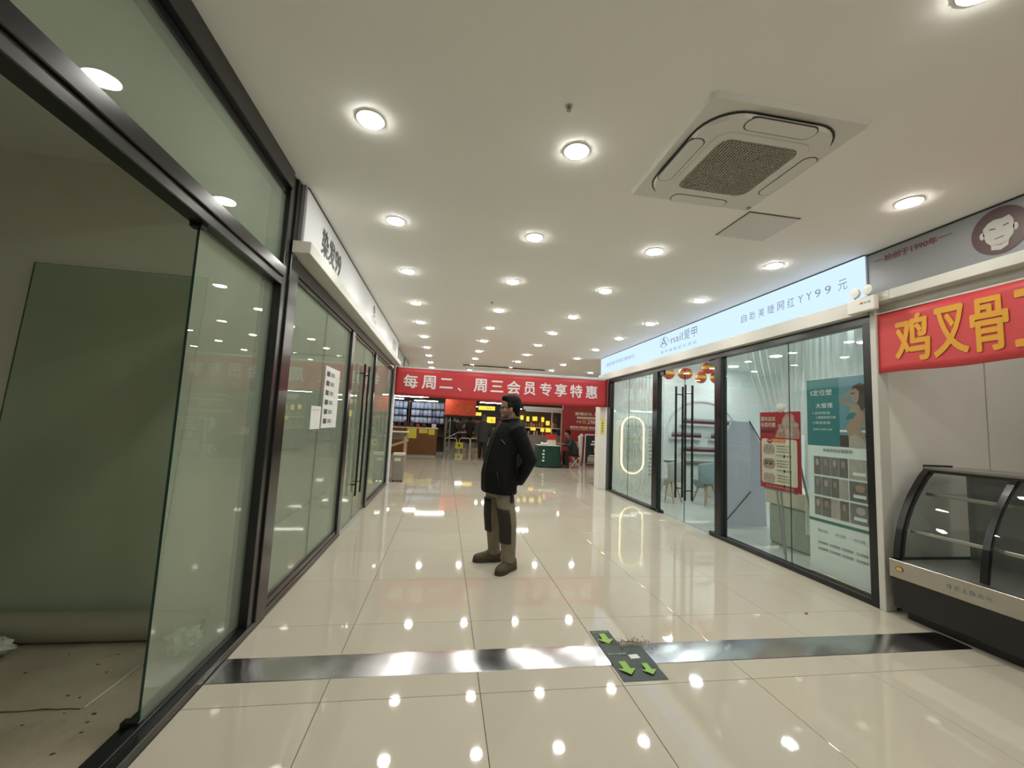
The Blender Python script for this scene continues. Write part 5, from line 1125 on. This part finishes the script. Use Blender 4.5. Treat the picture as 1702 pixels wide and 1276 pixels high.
m_ = MB(); m_.box(.55, .92, 20.0, 20.02, .12, .42, .01); build(m_, 'panel', M['yellow_paper'], r)
for x in (.6, .87): m_ = MB(); m_.cyl((x, 20.02, .0), (x, 20.02, .14), .012, n=6); build(m_, 'foot', M['black_frame'], r)
sheet(front_wall(0, 20.0), ellp(.735, .27, .05, .06, 16), M['ink_dark'], r, 'emblem', .003)
# hanging signs
rd = thing('festive_sign', 'red hanging festive board with gold scrolls behind the banner', 'sign', (.65, 18, 1.6))
m_ = MB(); m_.box(-.03, 1.30, 18.0, 18.06, 1.66, 2.35, .02); build(m_, 'board', M['lantern_red'], rd)
for k in range(14):
    cx = .05+rg.uniform(0, 1.15); cz = 1.72+rg.uniform(0, .42); a0 = rg.uniform(0, 6); rr_ = rg.uniform(.05, .11)
    m_ = MB(); m_.tube([(cx+rr_*(1-.05*i)*math.cos(a0+i*.5), 17.985, cz+rr_*.7*(1-.05*i)*math.sin(a0+i*.5)) for i in range(10)], .014, 6); build(m_, 'scroll', M['orange' if k % 3 else 'gold'], rd, True)
for x in (.1, 1.15): m_ = MB(); m_.cyl((x, 18.03, 2.35), (x, 18.03, ZC), .004, n=5); build(m_, 'wire', M['grey_metal'], rd)
for x0, x1, z0, z1, y, lb in ((1.72, 2.6, 2.07, 2.28, 22, 'glowing yellow aisle sign above the walking shopper'), (1.05, 1.9, 1.76, 1.93, 22.2, 'glowing yellow aisle sign left of the walking shopper'), (2.2, 2.65, 1.40, 1.72, 22, 'yellow poster standing between the walker and the man')):
    r = thing('aisle_sign', lb, 'sign', (x0, y, z0)); m_ = MB(); m_.box(x0, x1, y, y+.05, z0, z1, .01); build(m_, 'panel', M['yellow_glow'], r)
    text(front_wall(0, y), '特价', x0+(x1-x0)*.45, z0+.04, (x1-x0)*.4, (z1-z0)*.5, M['white_paper'], r, .02, .004)
    m_ = MB(); m_.cyl((x0+.1, y+.025, z1), (x0+.1, y+.025, ZC), .004, n=5) if z1 > 1.75 else m_.cyl((x0+.2, y+.03, 0), (x0+.2, y+.03, z0), .02, n=6); build(m_, 'support', M['grey_metal'], r)
# gondola shelving in the depth
def gondola(x, y, w_, d, h_, lb, mats, lb2):
    r = thing('gondola_shelf', lb, 'shelf', (x, y, 0))
    m_ = MB(); m_.box(x, x+w_, y+d*.45, y+d*.55, 0, h_); build(m_, 'back', M['shop_dark'], r)
    for k in range(5): m_ = MB(); m_.box(x, x+w_, y, y+d, .1+k*(h_-.2)/4-.02, .1+k*(h_-.2)/4); build(m_, 'board', M['shop_grey'], r)
    n = max(3, int(w_/.3))
    for k in range(4):
        z = .1+k*(h_-.2)/4
        for i in range(n):
            a = x+.02+i*(w_-.04)/n; m_ = MB(); m_.box(a, a+(w_-.04)/n-.02, y+.03, y+.2, z, z+(h_-.2)/4*rg.uniform(.55, .85), .015)
            tag(build(m_, 'packaged_goods', M[mats[rg.randrange(len(mats))]]), 'goods package, %s from left, %s row up, %s' % (ORD[i], ORD[k], lb2), 'package', 'goods on the '+lb[:40])
gondola(2.4, 24, 2.6, .6, 1.8, 'gondola shelf behind the standing man', gmat, 'shelf behind standing man'); gondola(-1.0, 31, 4.2, .6, 1.8, 'gondola shelf along the far wall', gmat, 'shelf along far wall')
# round red sign and track under the ceiling
ar = thing('round_ceiling_sign', 'red round hanging sign with pale rim peeking above the banner', 'sign', (2.0, 13.2, 2.2))
m_ = MB(); AP2 = front_wall(0, 13.2); AQ = [q for q in ellp(1.95, 2.05, 1.18, .92, 96) if q[1] > 2.55]; m_.prism(AQ, lambda p: AP2.at(*p, 0), lambda p: AP2.at(*p, -.06)); build(m_, 'rim', M['white_plastic'], ar)
m_ = MB(); AQ = [q for q in ellp(1.95, 2.05, 1.06, .87, 96) if q[1] > 2.56]; m_.prism(AQ, lambda p: AP2.at(*p, .01), lambda p: AP2.at(*p, -.02)); build(m_, 'disc', M['arc_red'], ar)
for x in (1.3, 2.6): m_ = MB(); m_.cyl((x, 13.23, 2.7), (x, 13.23, ZC), .005, n=5); build(m_, 'wire', M['grey_metal'], ar)
tk = thing('light_track', 'thin dark track rail under the ceiling beyond the banner', 'track', (1.7, 12.3, ZC)); m_ = MB(); m_.box(.43, 2.92, 12.26, 12.32, ZC-.05, ZC-.02, .004); build(m_, 'rail', M['black_frame'], tk)
for x in (.6, 1.7, 2.8): m_ = MB(); m_.cyl((x, 12.29, ZC-.02), (x, 12.29, ZC), .008, n=6); build(m_, 'mount', M['black_frame'], tk)
# bin and small display by the left pillar
bn = thing('litter_bin', 'grey brown square litter bin beside the left pillar', 'bin', (-.98, 9.85, 0))
m_ = MB(); m_.box(-1.10, -.86, 9.75, 9.98, .03, .58, .01); build(m_, 'body', M['bin_grey'], bn); m_ = MB(); m_.box(-1.11, -.85, 9.74, 9.99, .58, .64, .01); build(m_, 'lid', M['cream_box'], bn); m_ = MB(); m_.box(-1.07, -.93, 9.744, 9.752, .46, .53); build(m_, 'label', M['cream_box'], bn)
for x in (-1.08, -.89):
    for y in (9.78, 9.95): m_ = MB(); m_.cyl((x, y, 0), (x, y, .03), .015, n=8); build(m_, 'foot', M['black_frame'], bn)
dr = thing('wooden_rail_stand', 'pale wooden sloping rail stand between the left pillar and the counter', 'stand', (-1.2, 11.4, 0))
for x in (-1.45, -1.0): m_ = MB(); m_.box(x-.02, x+.02, 11.2, 11.24, 0, .95); m_.box(x-.02, x+.02, 11.7, 11.74, 0, 1.05); build(m_, 'leg', M['pale_wood'], dr)
m_ = MB(); m_.prism([(-1.5, .62), (-.95, .82), (-.95, .87), (-1.5, .67)], lambda p: (p[0], 11.19, p[1]), lambda p: (p[0], 11.75, p[1])); build(m_, 'slope', M['pale_wood'], dr)
m_ = MB(); m_.box(-1.5, -.95, 11.19, 11.75, 1.05, 1.08, .004); build(m_, 'top', M['cream_box'], dr); m_ = MB(); m_.box(-1.48, -.97, 11.71, 11.72, .85, 1.05); build(m_, 'glass_back', M['pane_left'], dr)
